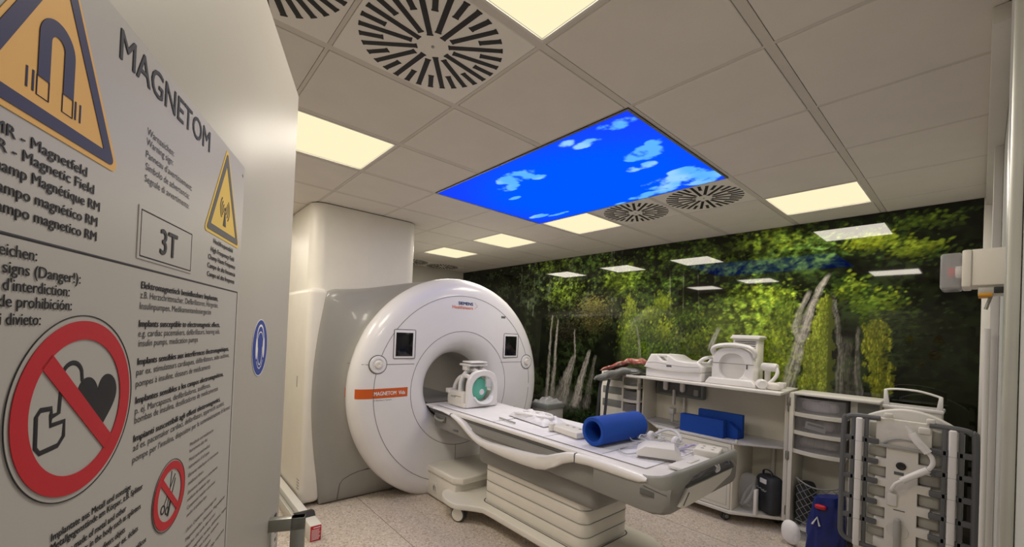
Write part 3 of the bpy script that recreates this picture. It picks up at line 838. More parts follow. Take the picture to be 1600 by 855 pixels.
# high frequency triangle
b = MB(); flat(b, rtri(-.5095, 1.852, -.581, -.438, 1.7165, .005), z); tri = dbuild('radio_triangle', b, M['yellow2'], ws)
b = MB(); band(rtri(-.5095, 1.844, -.574, -.4455, 1.7205, .003), rtri(-.5095, 1.824, -.5605, -.4585, 1.7295, .001), b, z + .0004); dbuild('triangle_border', b, M['seam'], tri)
b = MB(); cx, cy = -.5095, 1.761
flat(b, [(cx - .0055, 1.7365), (cx + .0055, 1.7365), (cx + .0012, 1.757), (cx - .0012, 1.757)], zz); disc2(b, cx, cy, 0, .0028, zz, 20)
for r_ in (.0075, .013, .0185):
    line2(b, arc(cx, cy, r_, -48, 48, 12), .0018, zz); line2(b, arc(cx, cy, r_, 132, 228, 12), .0018, zz)
dbuild('antenna_symbol', b, M['ink'], tri)
# field strength plate
b = MB(); b.box(-.733, -.613, 1.655, 1.7055, ZP - .0002, ZP + .0008, r=.0004, seg=1); pl3 = dbuild('field_strength_plate', b, M['signpaper'], ws)
b = MB(); z3_ = ZP + .0012
line2(b, [(-.7285, 1.6582), (-.6165, 1.6582), (-.6165, 1.7018), (-.7285, 1.7018)], .0011, z3_, closed=True)
dbuild('plate_border', b, M['ink'], pl3)
b = MB(); b.addmesh(text_mesh('3T', .037, .0255, bold=.018), Matrix.Translation((-.691, 1.6665, z3_)))
dbuild('lettering', b, M['ink'], pl3)
# pacemaker prohibition roundel
b = MB(); cx, cy = -.80, 1.53
disc2(b, cx, cy, 0, .0697, z - .0002); rd = dbuild('pacemaker_roundel', b, M['signpaper'], ws)
b = MB(); disc2(b, cx, cy, .0691, .0699, z + .0002, 96); dbuild('outline', b, M['ink'], rd)
b = MB(); disc2(b, cx, cy, .0512, .0655, z + .0006, 96)
d = Vector((.707, -.707)); n_ = Vector((.707, .707)); c0 = Vector((cx, cy))
q = [c0 + d * -.053 + n_ * .0065, c0 + d * .053 + n_ * .0065, c0 + d * .053 - n_ * .0065, c0 + d * -.053 - n_ * .0065]
flat(b, [tuple(v) for v in q], z + .0006); dbuild('prohibition_ring', b, M['red'], rd)
hp = []
for k in range(60):
    t = 2 * PI * k / 60
    hx = 16 * math.sin(t) ** 3; hy = 13 * math.cos(t) - 5 * math.cos(2 * t) - 2 * math.cos(3 * t) - math.cos(4 * t)
    hp.append((-.7785 + hx * .00158 - hy * .00015, 1.5300 + hy * .00178))
b = MB(); flat(b, hp[::-1], z + .0001); dbuild('heart_symbol', b, M['ink'], rd)
b = MB()
line2(b, [(-.830, 1.529), (-.830, 1.5335), (-.840, 1.534), (-.8435, 1.530), (-.8430, 1.509), (-.839, 1.5045), (-.822, 1.5055), (-.8165, 1.511), (-.8165, 1.522), (-.830, 1.5215)], .0026, z + .0003, closed=True)
line2(b, [(-.830, 1.5275), (-.8225, 1.5290), (-.8215, 1.548)] + arc(-.8105, 1.553, .0110, 165, 20, 10) + [(-.799, 1.549)], .0026, z + .0003)
dbuild('pacemaker_symbol', b, M['ink'], rd)
# metal instruments roundel
b = MB(); cx, cy = -.64, 1.40
disc2(b, cx, cy, 0, .0393, z - .0002); rd = dbuild('instruments_roundel', b, M['signpaper'], ws)
b = MB(); disc2(b, cx, cy, .0389, .0395, z + .0002, 72); dbuild('outline', b, M['ink'], rd)
b = MB(); disc2(b, cx, cy, .0283, .0372, z + .0006, 72); c0 = Vector((cx, cy))
q = [c0 + d * -.030 + n_ * .0036, c0 + d * .030 + n_ * .0036, c0 + d * .030 - n_ * .0036, c0 + d * -.030 - n_ * .0036]
flat(b, [tuple(v) for v in q], z + .0006); dbuild('prohibition_ring', b, M['red'], rd)
b = MB(); zq = z + .0003
disc2(b, -.655, 1.389, .0036, .0050, zq, 24); disc2(b, -.645, 1.384, .0030, .0043, zq, 24)
line2(b, [(-.652, 1.393), (-.640, 1.407), (-.628, 1.420)], .0012, zq); line2(b, [(-.645, 1.388), (-.640, 1.404), (-.637, 1.426)], .0010, zq)
line2(b, [(-.643, 1.377), (-.635, 1.398)], .0034, zq); line2(b, [(-.635, 1.398), (-.627, 1.415)], .0014, zq)
dbuild('instruments_symbol', b, M['ink'], rd)
# hearing protection sticker
es = thing('safety_sticker', '', 'sticker', m=DMX)
es['label'] = 'small round blue ear protection sticker on the door right of the sign board'
b = MB(); disc2(b, -.27, 1.55, 0, .0556, .0006); dbuild('disc', b, M['signblue'], es)
b = MB(); disc2(b, -.27, 1.55, .0548, .0562, .0008); 
cx, cy = -.27, 1.55
line2(b, [(cx - .026, cy + .018)] + [(cx + .026 * math.cos(a), cy + .016 + .028 * math.sin(a)) for a in np.linspace(PI, 0, 16)] + [(cx + .026, cy + .018)], .003, .001)
line2(b, [(cx + .017 * math.cos(a), cy + .030 * math.sin(a) - .004) for a in np.linspace(PI * .95, PI * 2.05, 24)], .0018, .001)
line2(b, [(cx + .021 * math.cos(a), cy + .012 + .019 * math.sin(a)) for a in np.linspace(PI * .9, PI * .1, 16)], .0016, .001)
for s_ in (-1, 1): flat(b, [(cx + s_ * (.026 + .007 * math.cos(a)), cy - .001 + .021 * math.sin(a)) for a in np.linspace(0, 2 * PI, 20, endpoint=False)][::s_], .001)
line2(b, [(cx - .022, cy - .026), (cx - .012, cy - .038), (cx, cy - .042), (cx + .012, cy - .038), (cx + .022, cy - .026)], .0015, .001)
dbuild('head_symbol', b, M['sheet'], es)
# ------------------------------------------------------------------ the scanner
SY, SZ = 1.33, 1.02
sc = thing('mri_scanner', 'big white ring-fronted magnetic resonance scanner with grey body and a column up to the ceiling', 'scanner', (-2.6, SY, 0))
RX = Matrix(((0, 0, 1, 0), (0, 1, 0, SY), (-1, 0, 0, SZ), (0, 0, 0, 1)))   # lathe axis z -> world x
FP = [(.350, -1.985), (.354, -1.95), (.368, -1.90), (.395, -1.855), (.43, -1.815), (.475, -1.785), (.53, -1.767), (.576, -1.760), (.75, -1.752), (.935, -1.754), (1.0, -1.762), (1.045, -1.776), (1.08, -1.800), (1.104, -1.830), (1.116, -1.865), (1.12, -1.90), (1.115, -1.93), (1.09, -1.945)]
def face_x(y, z):
    r = math.hypot(y - SY, z - SZ)
    return float(np.interp(r, [p[0] for p in FP[5:]], [p[1] for p in FP[5:]]))
def clip_floor(mb, z=.004):
    geom = mb.bm.verts[:] + mb.bm.edges[:] + mb.bm.faces[:]
    bmesh.ops.bisect_plane(mb.bm, geom=geom, plane_co=(0, 0, z), plane_no=(0, 0, -1), clear_outer=True)
b = MB(); b.lathe(FP, 160, RX); clip_floor(b)
build('front_cover', b, M['front'], sc, angle=50)
# grey body: disc edge flaring out to a barrel-like box
def outline_r(th):
    cs, sn = math.cos(th), math.sin(th); lo, hi = .2, 2.5
    def inside(y, z):
        if z < .004: return False
        yl = .09 - .11 * math.sin(PI * min(max(z, 0), 2.05) / 2.05)
        zz = lambda v: 1.93 + .19 * math.sin(PI * min(max(v, 0), 1)) ** 2
        t = (y - .05) / 2.56
        zt = zz(t)
        if y < yl or y > 2.26 - yl * .5 or z > zt: return False
        cx = min(y - yl, 2.26 - yl * .5 - y); cz = zt - z
        if cx < .09 and cz < .09: return math.hypot(.09 - cx, .09 - cz) < .09
        return True
    for _ in range(40):
        m = (lo + hi) / 2
        if inside(SY + m * cs, SZ + m * sn): lo = m
        else: hi = m
    return lo
NA = 192; rings = []
th = [2 * PI * k / NA for k in range(NA)]
ro = [outline_r(t) for t in th]
rd_ = [min(1.095, (SZ - .004) / -math.sin(t) if math.sin(t) < -.5 else 9) for t in th]
rd_ = [min(a, b_) for a, b_ in zip(rd_, ro)]
for X, k in ((-1.935, 0), (-1.975, .06), (-2.015, .22), (-2.045, .5), (-2.07, .82), (-2.085, .95), (-2.11, 1), (-3.75, 1)):
    rings.append([(X, SY + (a + (o - a) * k) * math.cos(t), SZ + (a + (o - a) * k) * math.sin(t)) for a, o, t in zip(rd_, ro, th)])
b = MB(); b.loft(rings, cap0=False, cap1=False)
build('body_cover', b, M['grey'], sc, angle=40)
# rear closing ring and the bore tube
b = MB(); b.lathe([(.350, -1.98), (.350, -3.70), (.40, -3.74), (.36, -3.74), (.365, -1.98)][0:3], 96, RX)
build('bore_tunnel', b, M['bore'], sc)
b = MB()
b.prism([(SY + .30 * math.cos(a), SZ + .345 * math.sin(a)) for a in np.linspace(PI * 1.16, PI * 1.84, 24)], 'x', -3.68, -2.0)
build('bore_floor', b, M['boredark'], sc)
la = bpy.data.lights.new('bore_lamp', 'AREA'); la.shape = 'RECTANGLE'; la.size = .9; la.size_y = .12; la.energy = 1.0; la.color = (1, .95, .88)
lo = bpy.data.objects.new('bore_lamp', la); COL.objects.link(lo); lo.parent = sc; lo.location = (-.35, 0, SZ + .33)
b = MB(); b.box(-3.40, -2.50, SY - .06, SY + .06, SZ + .335, SZ + .342, r=.002); build('bore_light_strip', b, M['trim'], sc)
# white side panel with rounded front edge
b = MB(); b.box(-3.7, -2.10, -.075, .10, .03, 1.925, r=.05, seg=5)
sp_ = build('side_panel', b, M['white2'], sc)
b = MB(); b.box(-2.352, -2.33, -.078, -.06, 1.03, 1.13, r=.002); build('grip_slot', b, M['panelgrey'], sp_)
b = MB()
for k in range(4): b.box(-2.20, -2.14, -.078, -.06, .16 + k * .025, .172 + k * .025, r=.002)
build('vent_slots', b, M['panelgrey'], sp_)
# ceiling column
def rrect(x0, x1, y0, y1, r, n=8):
    out = []
    for (cx, cy, a) in ((x1 - r, y1 - r, 0), (x0 + r, y1 - r, 90), (x0 + r, y0 + r, 180), (x1 - r, y0 + r, 270)):
        for k in range(n + 1): out.append((cx + r * math.cos(R(a + 90 * k / n)), cy + r * math.sin(R(a + 90 * k / n))))
    return out
b = MB(); b.prism(rrect(-3.7, -2.19, -.045, .99, .12, 10), 'z', 1.86, CEIL - .008)
co = build('service_column', b, M['white2'], sc)
b = MB(); b.prism(rrect(-3.69, -2.20, -.035, .98, .12, 10), 'z', CEIL - .009, CEIL + .001); build('painted_shadow', b, M['dark'], co)  # dark strip standing in for the shadow line where column meets ceiling
# seams in the front
b = MB()
for r_ in (.576, .935):
    x = float(np.interp(r_, [p[0] for p in FP], [p[1] for p in FP]))
    b.tube([(x + .0005, SY + r_ * math.cos(a), SZ + r_ * math.sin(a)) for a in np.linspace(0, 2 * PI, 128, endpoint=False) if SZ + r_ * math.sin(a) > .01], .0022, 6, closed=r_ < .9)
def on_face(pts): return [(face_x(y, z) + .0006, y, z) for y, z in pts]
b.tube(on_face([(.225 + k * .0345, 1.272) for k in range(17)]), .0022, 6)
b.tube(on_face([(1.83 + k * .03, 1.272) for k in range(13)]), .0022, 6)
b.tube(on_face([(SY - .05, SZ - .576 - k * .035) for k in range(10)]), .0022, 6)
clip_floor(b)
build('front_seams', b, M['seam'], sc)
b = MB()
pts = [(-2.0, .48, .29), (-2.02, .40, .27), (-2.03, .33, .245), (-2.045, .27, .21), (-2.055, .245, .17), (-2.06, .238, .10), (-2.062, .236, .012)]
seam_pts = []
def body_x(y, z):
    t = math.atan2(z - SZ, y - SY) % (2 * PI); k = int(t / (2 * PI) * NA) % NA; r = math.hypot(y - SY, z - SZ)
    f_ = max(0, min(1, (r - rd_[k]) / max(1e-6, ro[k] - rd_[k])))
    return float(np.interp(f_, [0, .06, .22, .5, .82, .95, 1], [-1.935, -1.975, -2.015, -2.045, -2.07, -2.085, -2.11]))
b.tube([(body_x(y, z) + .001, y, z) for (x, y, z) in pts], .004, 6)
build('access_seam', b, M['seam'], sc)
# orange stripe and lettering
def strip(y0, y1, z0, z1, off, n=30):
    mb = MB(); mb.grid(lambda u, v: Vector((face_x(y0 + (y1 - y0) * u, z0 + (z1 - z0) * v) + off, y0 + (y1 - y0) * u, z0 + (z1 - z0) * v)), n, 3); return mb
b = strip(.2145, .722, .973, 1.058, .0012)
st = build('name_stripe', b, M['orange'], sc)
def face_text(mb, tx, y0, y1, z0, cap, off, bold=.01):
    mb.addmesh(text_mesh(tx, y1 - y0, cap, bold=bold), Matrix(((0, 0, 1, face_x((y0 + y1) / 2, z0) + off), (1, 0, 0, y0), (0, 1, 0, z0), (0, 0, 0, 1))))
b = MB(); face_text(b, 'MAGNETOM  Vida', .40, .695, .998, .034, .0024, .02); build('lettering', b, M['sheet'], st)
b = MB(); face_text(b, 'A BioMatrix System', .40, .565, .950, .013, .0016, 0); build('small_lettering', b, M['seam'], sc)
lg = MB(); face_text(lg, 'SIEMENS', 1.24, 1.42, 1.867, .030, .002, .03)
build('maker_lettering', lg, M['teltext'], sc)
lg = MB(); face_text(lg, 'Healthineers', 1.17, 1.42, 1.824, .032, .002, .01); build('maker_lettering', lg, M['orangeink'], sc, label='orange lettering')
lg = MB()
for q in range(6):
    for s_ in (-1, 1): lg.blob((face_x(1.45, 1.865) + .001, 1.447 + .0065 * q, 1.865 + s_ * (.03 - .006 * q)), .0008, .0028, .0028, seg=8, rings=6)
build('dotted_arrow', lg, M['orangeink'], sc)
b = MB(); b.box(face_x(1.84, 1.77) - .001, face_x(1.84, 1.77) + .0015, 1.81, 1.87, 1.758, 1.782, r=.0005); build('small_badge', b, M['seam'], sc)
# two screens, two knobs
for (y0, y1, z0, z1) in ((.565, .775, 1.325, 1.588), (1.862, 2.072, 1.325, 1.588)):
    xf = face_x((y0 + y1) / 2 + (-.1 if y0 < 1 else .1), 1.46)
    b = MB(); b.box(xf - .02, xf + .004, y0, y1, z0, z1, r=.006, seg=3); fr = build('display_screen', b, M['front'], sc)
    b = MB(); b.box(xf + .0035, xf + .0052, y0 + .018, y1 - .024, z0 + .02, z1 - .026, r=.0005); build('glass', b, M['black'], fr)
    b = MB(); b.tube([(xf + .0025, y, z) for y, z in rrect(y0 - .002, y1 + .002, z0 - .002, z1 + .002, .012, 4)], .003, 6, closed=True); build('bezel_gap', b, M['seam'], fr)
for y in (.425, 2.215):
    z = 1.272; xf = face_x(y, z)
    mt = Matrix(((0, 0, 1, xf - .012), (0, 1, 0, y), (-1, 0, 0, z), (0, 0, 0, 1)))
    b = MB(); b.lathe([(0, 0), (.078, 0), (.078, .012), (.072, .022), (.052, .024), (.048, .018), (0, .018)], 48, mt); kn = build('control_dial', b, M['front'], sc)
    b = MB(); b.lathe([(.079, .004), (.085, .008), (.085, .013), (.079, .015)], 48, mt, closed=True); build('dial_ring', b, M['seam'], kn)
    b = MB(); b.lathe([(0, .01), (.034, .01), (.034, .030), (.029, .036), (.014, .037), (.011, .034), (0, .034)], 36, mt); build('push_button', b, M['white2'], kn)
# docking block at the foot of the ring
dk = MB(); dk.box(-1.79, -1.30, .985, 1.68, .012, .235, r=.012, seg=3)
blk = build('docking_block', dk, M['white2'], sc)
b = MB(); b.prism([(-1.79, .97), (-1.31, .97), (-1.245, 1.03), (-1.245, 1.63), (-1.31, 1.69), (-1.79, 1.69)], 'z', .235, .30, r=.018, seg=3); build('block_lid', b, M['white2'], blk)
b = MB(); b.box(-1.665, -1.60, .9805, .986, .06, .155, r=.012, seg=3); build('socket_plate', b, M['trim'], blk)
b = MB(); b.tube([(-1.645, .98, .085), (-1.645, .976, .12), (-1.632, .974, .135), (-1.615, .976, .12), (-1.615, .98, .085)], .006, 8); build('cable_loop', b, M['panelgrey'], blk)
# ------------------------------------------------------------------ the patient table
TYC = 1.355
pt = thing('patient_table', 'long white and grey patient table running out of the scanner bore on its wheeled base', 'patient table', (-.5, TYC, 0))
b = MB(); b.box(-1.86, .62, 1.005, 1.705, .828, .858, r=.010, seg=3)
b.box(-1.92, -1.84, 1.0, 1.71, .842, .856, r=.006, seg=2)
tt = build('tabletop', b, M['white'], pt)
# shallow dished mattress sheet
b = MB(); b.grid(lambda u, v: Vector((-1.80 + 2.30 * u, 1.055 + .60 * v, .8605 + .004 * abs(2 * v - 1) ** 3 + .0012 * math.sin(40 * u) * math.sin(5 * v))), 60, 14)
build('cover_sheet', b, M['sheet'], tt)
b = MB()
for x in (-.9, -.32, .18):
    b = MB(); b.box(x, x + .003, 1.06, 1.65, .859, .8645, r=0); build('section_joint', b, M['panelgrey'], tt)
b = MB(); b.box(-1.84, .15, 1.015, 1.695, .806, .829, r=.002)
build('guide_rail', b, M['seam'], pt)
# grey body under the top
side = [(-1.742, .806), (-1.742, .69), (-1.72, .668), (-1.68, .660), (-1.05, .655), (-.2, .648), (.25, .640), (.40, .650), (.40, .835), (.30, .835), (.16, .806)]
b = MB(); b.prism(side, 'y', 1.01, 1.70, r=.016, seg=3)
build('table_body', b, M['tgrey'], pt)
b = MB(); b.box(-1.10, .16, 1.06, 1.65, .475, .662, r=.06, seg=5)
build('lift_housing', b, M['tgrey'], pt)
# side rails: white swooping bands
top = [(-1.73, .853), (-1.55, .853), (-1.40, .847), (-1.30, .832), (-1.20, .805), (-1.12, .768), (-1.05, .737), (-.97, .716), (-.85, .714), (-.65, .727), (-.45, .742), (-.30, .756), (-.21, .772), (-.12, .806), (-.05, .832), (.03, .848), (.15, .853), (.30, .856), (.45, .858), (.53, .858), (.58, .854)]
bot = [(-1.73, .840), (-1.55, .836), (-1.40, .822), (-1.30, .796), (-1.20, .755), (-1.12, .717), (-1.05, .690), (-.97, .668), (-.85, .655), (-.65, .648), (-.45, .648), (-.30, .655), (-.21, .672), (-.12, .715), (-.05, .757), (.03, .788), (.15, .800), (.30, .803), (.45, .808), (.53, .815), (.58, .834)]
for s_ in (-1, 1):
    b = MB(); rings = []
    for (x, zt), (_, zb) in zip(top, bot):
        fl = .03 + .042 * max(0, (x - .15) / .45) ** 1.4 + .012 * math.sin(min(1, max(0, (x + 1.55) / .3)) * PI / 2)
        yo = .352 + fl; yi = .335 if x < .1 else .31
        sec = [(yi, zb + .004), (yo - .012, zb), (yo - .002, zb + .008), (yo, (zt + zb) / 2), (yo - .003, zt - .008), (yo - .014, zt), (yi, zt - .002)]
        rings.append([(x, TYC + s_ * y, z) for y, z in sec])
    b.loft(rings)
    rl = build('side_rail', b, M['white'], pt, angle=50)
    for x in (-1.40, .05):
        zt = float(np.interp(x, [p[0] for p in top], [p[1] for p in top])); zb = float(np.interp(x, [p[0] for p in bot], [p[1] for p in bot]))
        yo = TYC + s_ * (.352 + .042)
        b = MB(); b.tube([(x, yo - s_ * .03, zt + .001), (x, yo - s_ * .008, zt + .0005), (x + .004, yo + s_ * .0008, zt - .012), (x + .006, yo + s_ * .0008, (zt + zb) / 2), (x + .002, yo - s_ * .004, zb)], .0035, 6)
        build('rail_joint', b, M['seam'], rl)
# recess above the rail dip
for ya, yb in ((.995, 1.012), (1.698, 1.715)):
    b = MB(); b.box(-1.10, -.12, ya, yb, .742, .800, r=.004); build('grey_infill', b, M['tgrey'], pt)
# dock-end grip on the near side
b = MB(); b.box(-1.72, -1.53, .994, 1.012, .735, .790, r=.015, seg=3); gp = build('grip_recess', b, M['seam'], pt)
b = MB(); b.tube([(-1.705, 1.0, .772), (-1.69, .985, .762), (-1.62, .978, .752), (-1.56, .985, .752), (-1.55, 1.0, .76)], .012, 10); build('grip_bar', b, M['handlegrey'], gp)
b = MB(); b.box(-1.40, -1.36, 1.003, 1.010, .694, .704, r=.001); b.box(-1.35, -1.325, 1.003, 1.010, .694, .709, r=.001); build('marking', b, M['seam'], pt)
# foot end: flared skirt, white panel, looped grey handle
def catmull(p, n=5, closed=False):
    P_ = [Vector(q) for q in p]; out = []
    N_ = len(P_)
    for i in range(N_ if closed else N_ - 1):
        a, b_, c_, d_ = (P_[(i - 1) % N_], P_[i], P_[(i + 1) % N_], P_[(i + 2) % N_]) if closed else (P_[max(i - 1, 0)], P_[i], P_[i + 1], P_[min(i + 2, N_ - 1)])
        for k in range(n):
            t = k / n
            out.append(.5 * ((2 * b_) + (c_ - a) * t + (2 * a - 5 * b_ + 4 * c_ - d_) * t * t + (3 * b_ - 3 * c_ + d_ - a) * t ** 3))
    if not closed: out.append(P_[-1])
    return out
def foot_rings():
    rings = []
    for (x, hw, zt, zb) in ((.20, .384, .838, .642), (.34, .394, .840, .645), (.50, .412, .842, .652), (.60, .428, .840, .662), (.66, .434, .838, .678), (.70, .434, .834, .698), (.716, .428, .830, .716)):
        rings.append([(x, TYC + a, z) for a, z in ((-hw + .045, zb), (-hw + .008, zb + .02), (-hw, zb + .06), (-hw, zt - .02), (-hw + .012, zt), (hw - .012, zt), (hw, zt - .02), (hw, zb + .06), (hw - .008, zb + .02), (hw - .045, zb))])
    return rings
b = MB(); b.loft(foot_rings()); fs = build('foot_skirt', b, M['tgrey'], pt, angle=50)
b = MB(); b.prism([(TYC + y, z) for y, z in ((-.355, .735), (-.262, .815), (.33, .812), (.30, .775), (.02, .722), (-.31, .716))], 'x', .712, .731, r=.006); fpn = build('foot_panel', b, M['white2'], pt)
b = MB(); b.tube([(.732, TYC - .315, .735), (.732, TYC - .255, .79)], .003, 6); build('panel_slot', b, M['seam'], fpn)
b = MB(); b.tube([(.727, TYC - .275, .821), (.728, TYC + .34, .818)], .005, 6); b.tube([(.56, TYC - .4245, .812), (.64, TYC - .4335, .806), (.70, TYC - .4345, .802)], .0025, 6); build('foot_joint', b, M['seam'], fs)
b = MB(); b.box(.545, .63, TYC - .432, TYC - .424, .765, .795, r=.001, mat=None); build('type_plate', b, M['seam'], fs)
hp0 = [(.50, -.398, .853, .838), (.57, -.416, .862, .818), (.63, -.428, .874, .803), (.69, -.434, .890, .800), (.735, -.428, .905, .800), (.768, -.405, .917, .803), (.788, -.365, .924, .818), (.799, -.315, .928, .846), (.805, -.255, .930, .876), (.809, -.17, .931, .888), (.811, 0, .932, .892)]
hp0 = [(.5 + (x - .5) * .84, y, a_, b_) for x, y, a_, b_ in hp0]
hp1 = hp0 + [(x, -y, a_, b_) for x, y, a_, b_ in hp0[-2::-1]]
rings = []
for i, (x, y, za, zb) in enumerate(hp1):
    p, q = hp1[max(i - 1, 0)], hp1[min(i + 1, len(hp1) - 1)]
    d = Vector((q[0] - p[0], q[1] - p[1], 0)).normalized(); nn = Vector((d.y, -d.x, 0)); zm = (za + zb) / 2; k = min(.012, (za - zb) * .3)
    sec = [(0, zb + k), (.006, zb + .3 * k), (.014, zb), (.024, zb + .3 * k), (.034, zb + k), (.038, za - k), (.030, za - .3 * k), (.018, za), (.008, za - .25 * k), (.001, za - k)]
    rings.append([(x - nn.x * o, TYC + y - nn.y * o, z) for o, z in sec])
b = MB(); b.loft(rings); build('foot_handle', b, M['handlegrey'], pt, angle=60)
# bellows column, four pleats
b = MB()
for k in range(4):
    z0 = .172 + k * .090
    b.prism(rrect(-1.035, .055, 1.095, 1.615, .07, 8), 'z', z0, z0 + .0875, r=.0035, seg=2)
b.prism(rrect(-1.025, .045, 1.105, 1.605, .07, 8), 'z', .16, .54)
bl = build('lift_column', b, M['white2'], pt)
for k in range(1, 4):
    b = MB(); b.tube([(x, y, .172 + k * .090 - .0012) for x, y in rrect(-1.0355, .0555, 1.0945, 1.6155, .07, 8)], .0028, 6, closed=True); build('pleat_line', b, M['handlegrey'], bl)
# base plate
bp = [(-1.42, 1.01), (-1.40, .93), (-1.33, .875), (-1.22, .845), (-1.10, .855), (-1.02, .92), (-.92, .985), (-.80, 1.0), (.10, 1.0), (.24, 1.03), (.36, 1.10), (.42, 1.20), (.42, 1.51), (.36, 1.61), (.24, 1.68), (.10, 1.71), (-.80, 1.71), (-.92, 1.725), (-1.02, 1.79), (-1.10, 1.855), (-1.22, 1.865), (-1.33, 1.835), (-1.40, 1.78), (-1.42, 1.70)]
bpp = [(v.x, v.y) for v in catmull([(x, y, 0) for x, y in bp], 3, True)]
b = MB(); b.prism(bpp, 'z', .118, .168, r=.012, seg=3); build('base_plate', b, M['white2'], pt)
b = MB(); b.tube([(x, y, .166) for x, y in rrect(-1.045, .065, 1.085, 1.625, .07, 6)], .006, 6, closed=True); build('base_gap', b, M['seam'], pt)
b = MB(); b.tube([(-.40, 1.0, .125), (-.40, .996, .10), (-.385, .996, .10)], .006, 6); build('brake_lug', b, M['seam'], pt)
for (x, y, a) in ((-1.13, .925, 25), (-1.13, 1.785, -25), (.30, 1.20, 10), (.30, 1.51, -10)):
    cw = MB(); mt = Matrix.Translation((x, y, .063)) @ Matrix.Rotation(R(a), 4, 'Z') @ Matrix.Rotation(R(90), 4, 'X')
    for s_ in (-1, 1):
        cw.lathe([(0, s_ * .008), (.056, s_ * .008), (.063, s_ * .013), (.063, s_ * .028), (.056, s_ * .033), (0, s_ * .033)], 36, mt)
    ca = build('castor', cw, M['wheel'], pt)
    h = MB()
    for s_ in (-1, 1): h.lathe([(0, s_ * .0315), (.054, s_ * .0315), (.052, s_ * .037), (.018, s_ * .039), (0, s_ * .039)], 32, mt)
    build('wheel_cap', h, M['white2'], ca)
    h = MB(); h.cyl((x, y, .06), (x, y, .125), .016, 12); build('castor_stem', h, M['panelgrey'], ca)
# ------------------------------------------------------------------ things lying on the patient table
TZ = .8655
# head coil
hc = thing('head_coil', 'white head coil with a green pad in its round opening, on the table', 'head coil', (-1.6, 1.37, TZ))
b = MB(); b.box(-1.76, -1.47, 1.165, 1.575, TZ, TZ + .045, r=.012, seg=3); b.box(-1.77, -1.50, 1.165, 1.235, TZ + .02, TZ + .150, r=.014, seg=3); b.box(-1.785, -1.72, 1.150, 1.225, TZ + .115, TZ + .16, r=.010, seg=3); b.box(-1.77, -1.50, 1.505, 1.575, TZ + .02, TZ + .150, r=.014, seg=3)
build('base_shell', b, M['white2'], hc)
b = MB(); b.box(-1.70, -1.62, 1.160, 1.168, TZ + .085, TZ + .10, r=.003); b.box(-1.64, -1.53, 1.160, 1.168, TZ + .098, TZ + .106, r=.003); build('latch', b, M['panelgrey'], hc)
# front ring: arch-shaped plate with a round hole
hy, hz, hr = 1.375, TZ + .175, .125
outer = []
for a in np.linspace(-90, 270, 72, endpoint=False):
    ca, sa = math.cos(R(a)), math.sin(R(a))
    k = 1 / max(abs(ca) / .185, abs(sa) / .175) if sa < 0 else .185 / (abs(ca) ** 2.6 + abs(sa) ** 2.6) ** (1 / 2.6)
    outer.append((hy + k * ca, hz + k * sa))
inner = [(hy + hr * math.cos(R(a)), hz + hr * math.sin(R(a))) for a in np.linspace(-90, 270, 72, endpoint=False)]
def plate_hole(mb, outer, inner, x0, x1, r=.008):
    mid = lambda p, q, t: (p[0] + (q[0] - p[0]) * t, p[1] + (q[1] - p[1]) * t)
    n = len(outer); rings = []
    def ring(pts, x): return [(x, y, z) for y, z in pts]
    o2 = [mid(o, i, .14) for o, i in zip(outer, inner)]; i2 = [mid(i, o, .14) for o, i in zip(outer, inner)]
    seq = [ring(outer, x0 + r), ring(outer, x1 - r), ring(o2, x1), ring(i2, x1), ring(inner, x1 - r), ring(inner, x0 + r), ring(i2, x0), ring(o2, x0), ring(outer, x0 + r)]
    mb.loft(seq, cap0=False, cap1=False)
    bmesh.ops.remove_doubles(mb.bm, verts=mb.bm.verts, dist=1e-6)
b = MB(); plate_hole(b, outer, inner, -1.505, -1.455, .014); build('front_ring', b, M['white'], hc)
# cage bars over the back
b = MB()
for yo, zo, r_ in ((-.13, .11, .022), (-.05, .165, .02), (.05, .165, .02), (.13, .11, .022)):
    b.tube(catmull([(-1.49, hy + yo, hz + zo), (-1.58, hy + yo, hz + zo + .012), (-1.68, hy + yo, hz + zo - .02), (-1.735, hy + yo * 1.1, hz + zo - .10), (-1.745, hy + yo * 1.15, TZ + .06)], 5), r_, 10)
b.tube(catmull([(-1.62, hy - .165, TZ + .10), (-1.62, hy - .15, hz + .08), (-1.62, hy - .07, hz + .17), (-1.62, hy + .07, hz + .17), (-1.62, hy + .15, hz + .08), (-1.62, hy + .165, TZ + .10)], 5), .02, 10)
build('cage', b, M['white'], hc)
# green pad inside with a white knob and chin rest
b = MB(); b.blob((-1.535, hy - .012, hz - .005), .04, .112, .115, .9, 32, 16); build('pad', b, M['teal'], hc)
b = MB(); mt = Matrix.Translation((-1.500, hy + .012, hz - .035)) @ Matrix.Rotation(R(90), 4, 'Y'); b.lathe([(0, 0), (.030, 0), (.030, .006), (.020, .012), (.012, .007), (0, .009)], 28, mt); build('pad_valve', b, M['sheet'], hc)
b = MB(); b.tube(catmull([(-1.46, hy - .105, hz - .075), (-1.44, hy - .07, hz - .118), (-1.43, hy, hz - .133), (-1.44, hy + .07, hz - .118), (-1.46, hy + .105, hz - .075)], 6), .016, 10, flat=(.8, 1.5)); build('chin_rest', b, M['sheet'], hc)
b = MB(); b.box(-1.475, -1.452, hy + .03, hy + .10, hz + .02, hz + .10, r=.006, seg=2, mat=None); build('mirror', b, M['clear2'], hc)
b = MB()
b.box(-1.70, -1.53, hy - .13, hy + .10, hz + .215, hz + .236, r=.009, seg=3); b.box(-1.68, -1.52, hy - .11, hy + .09, hz + .245, hz + .262, r=.008, seg=3)
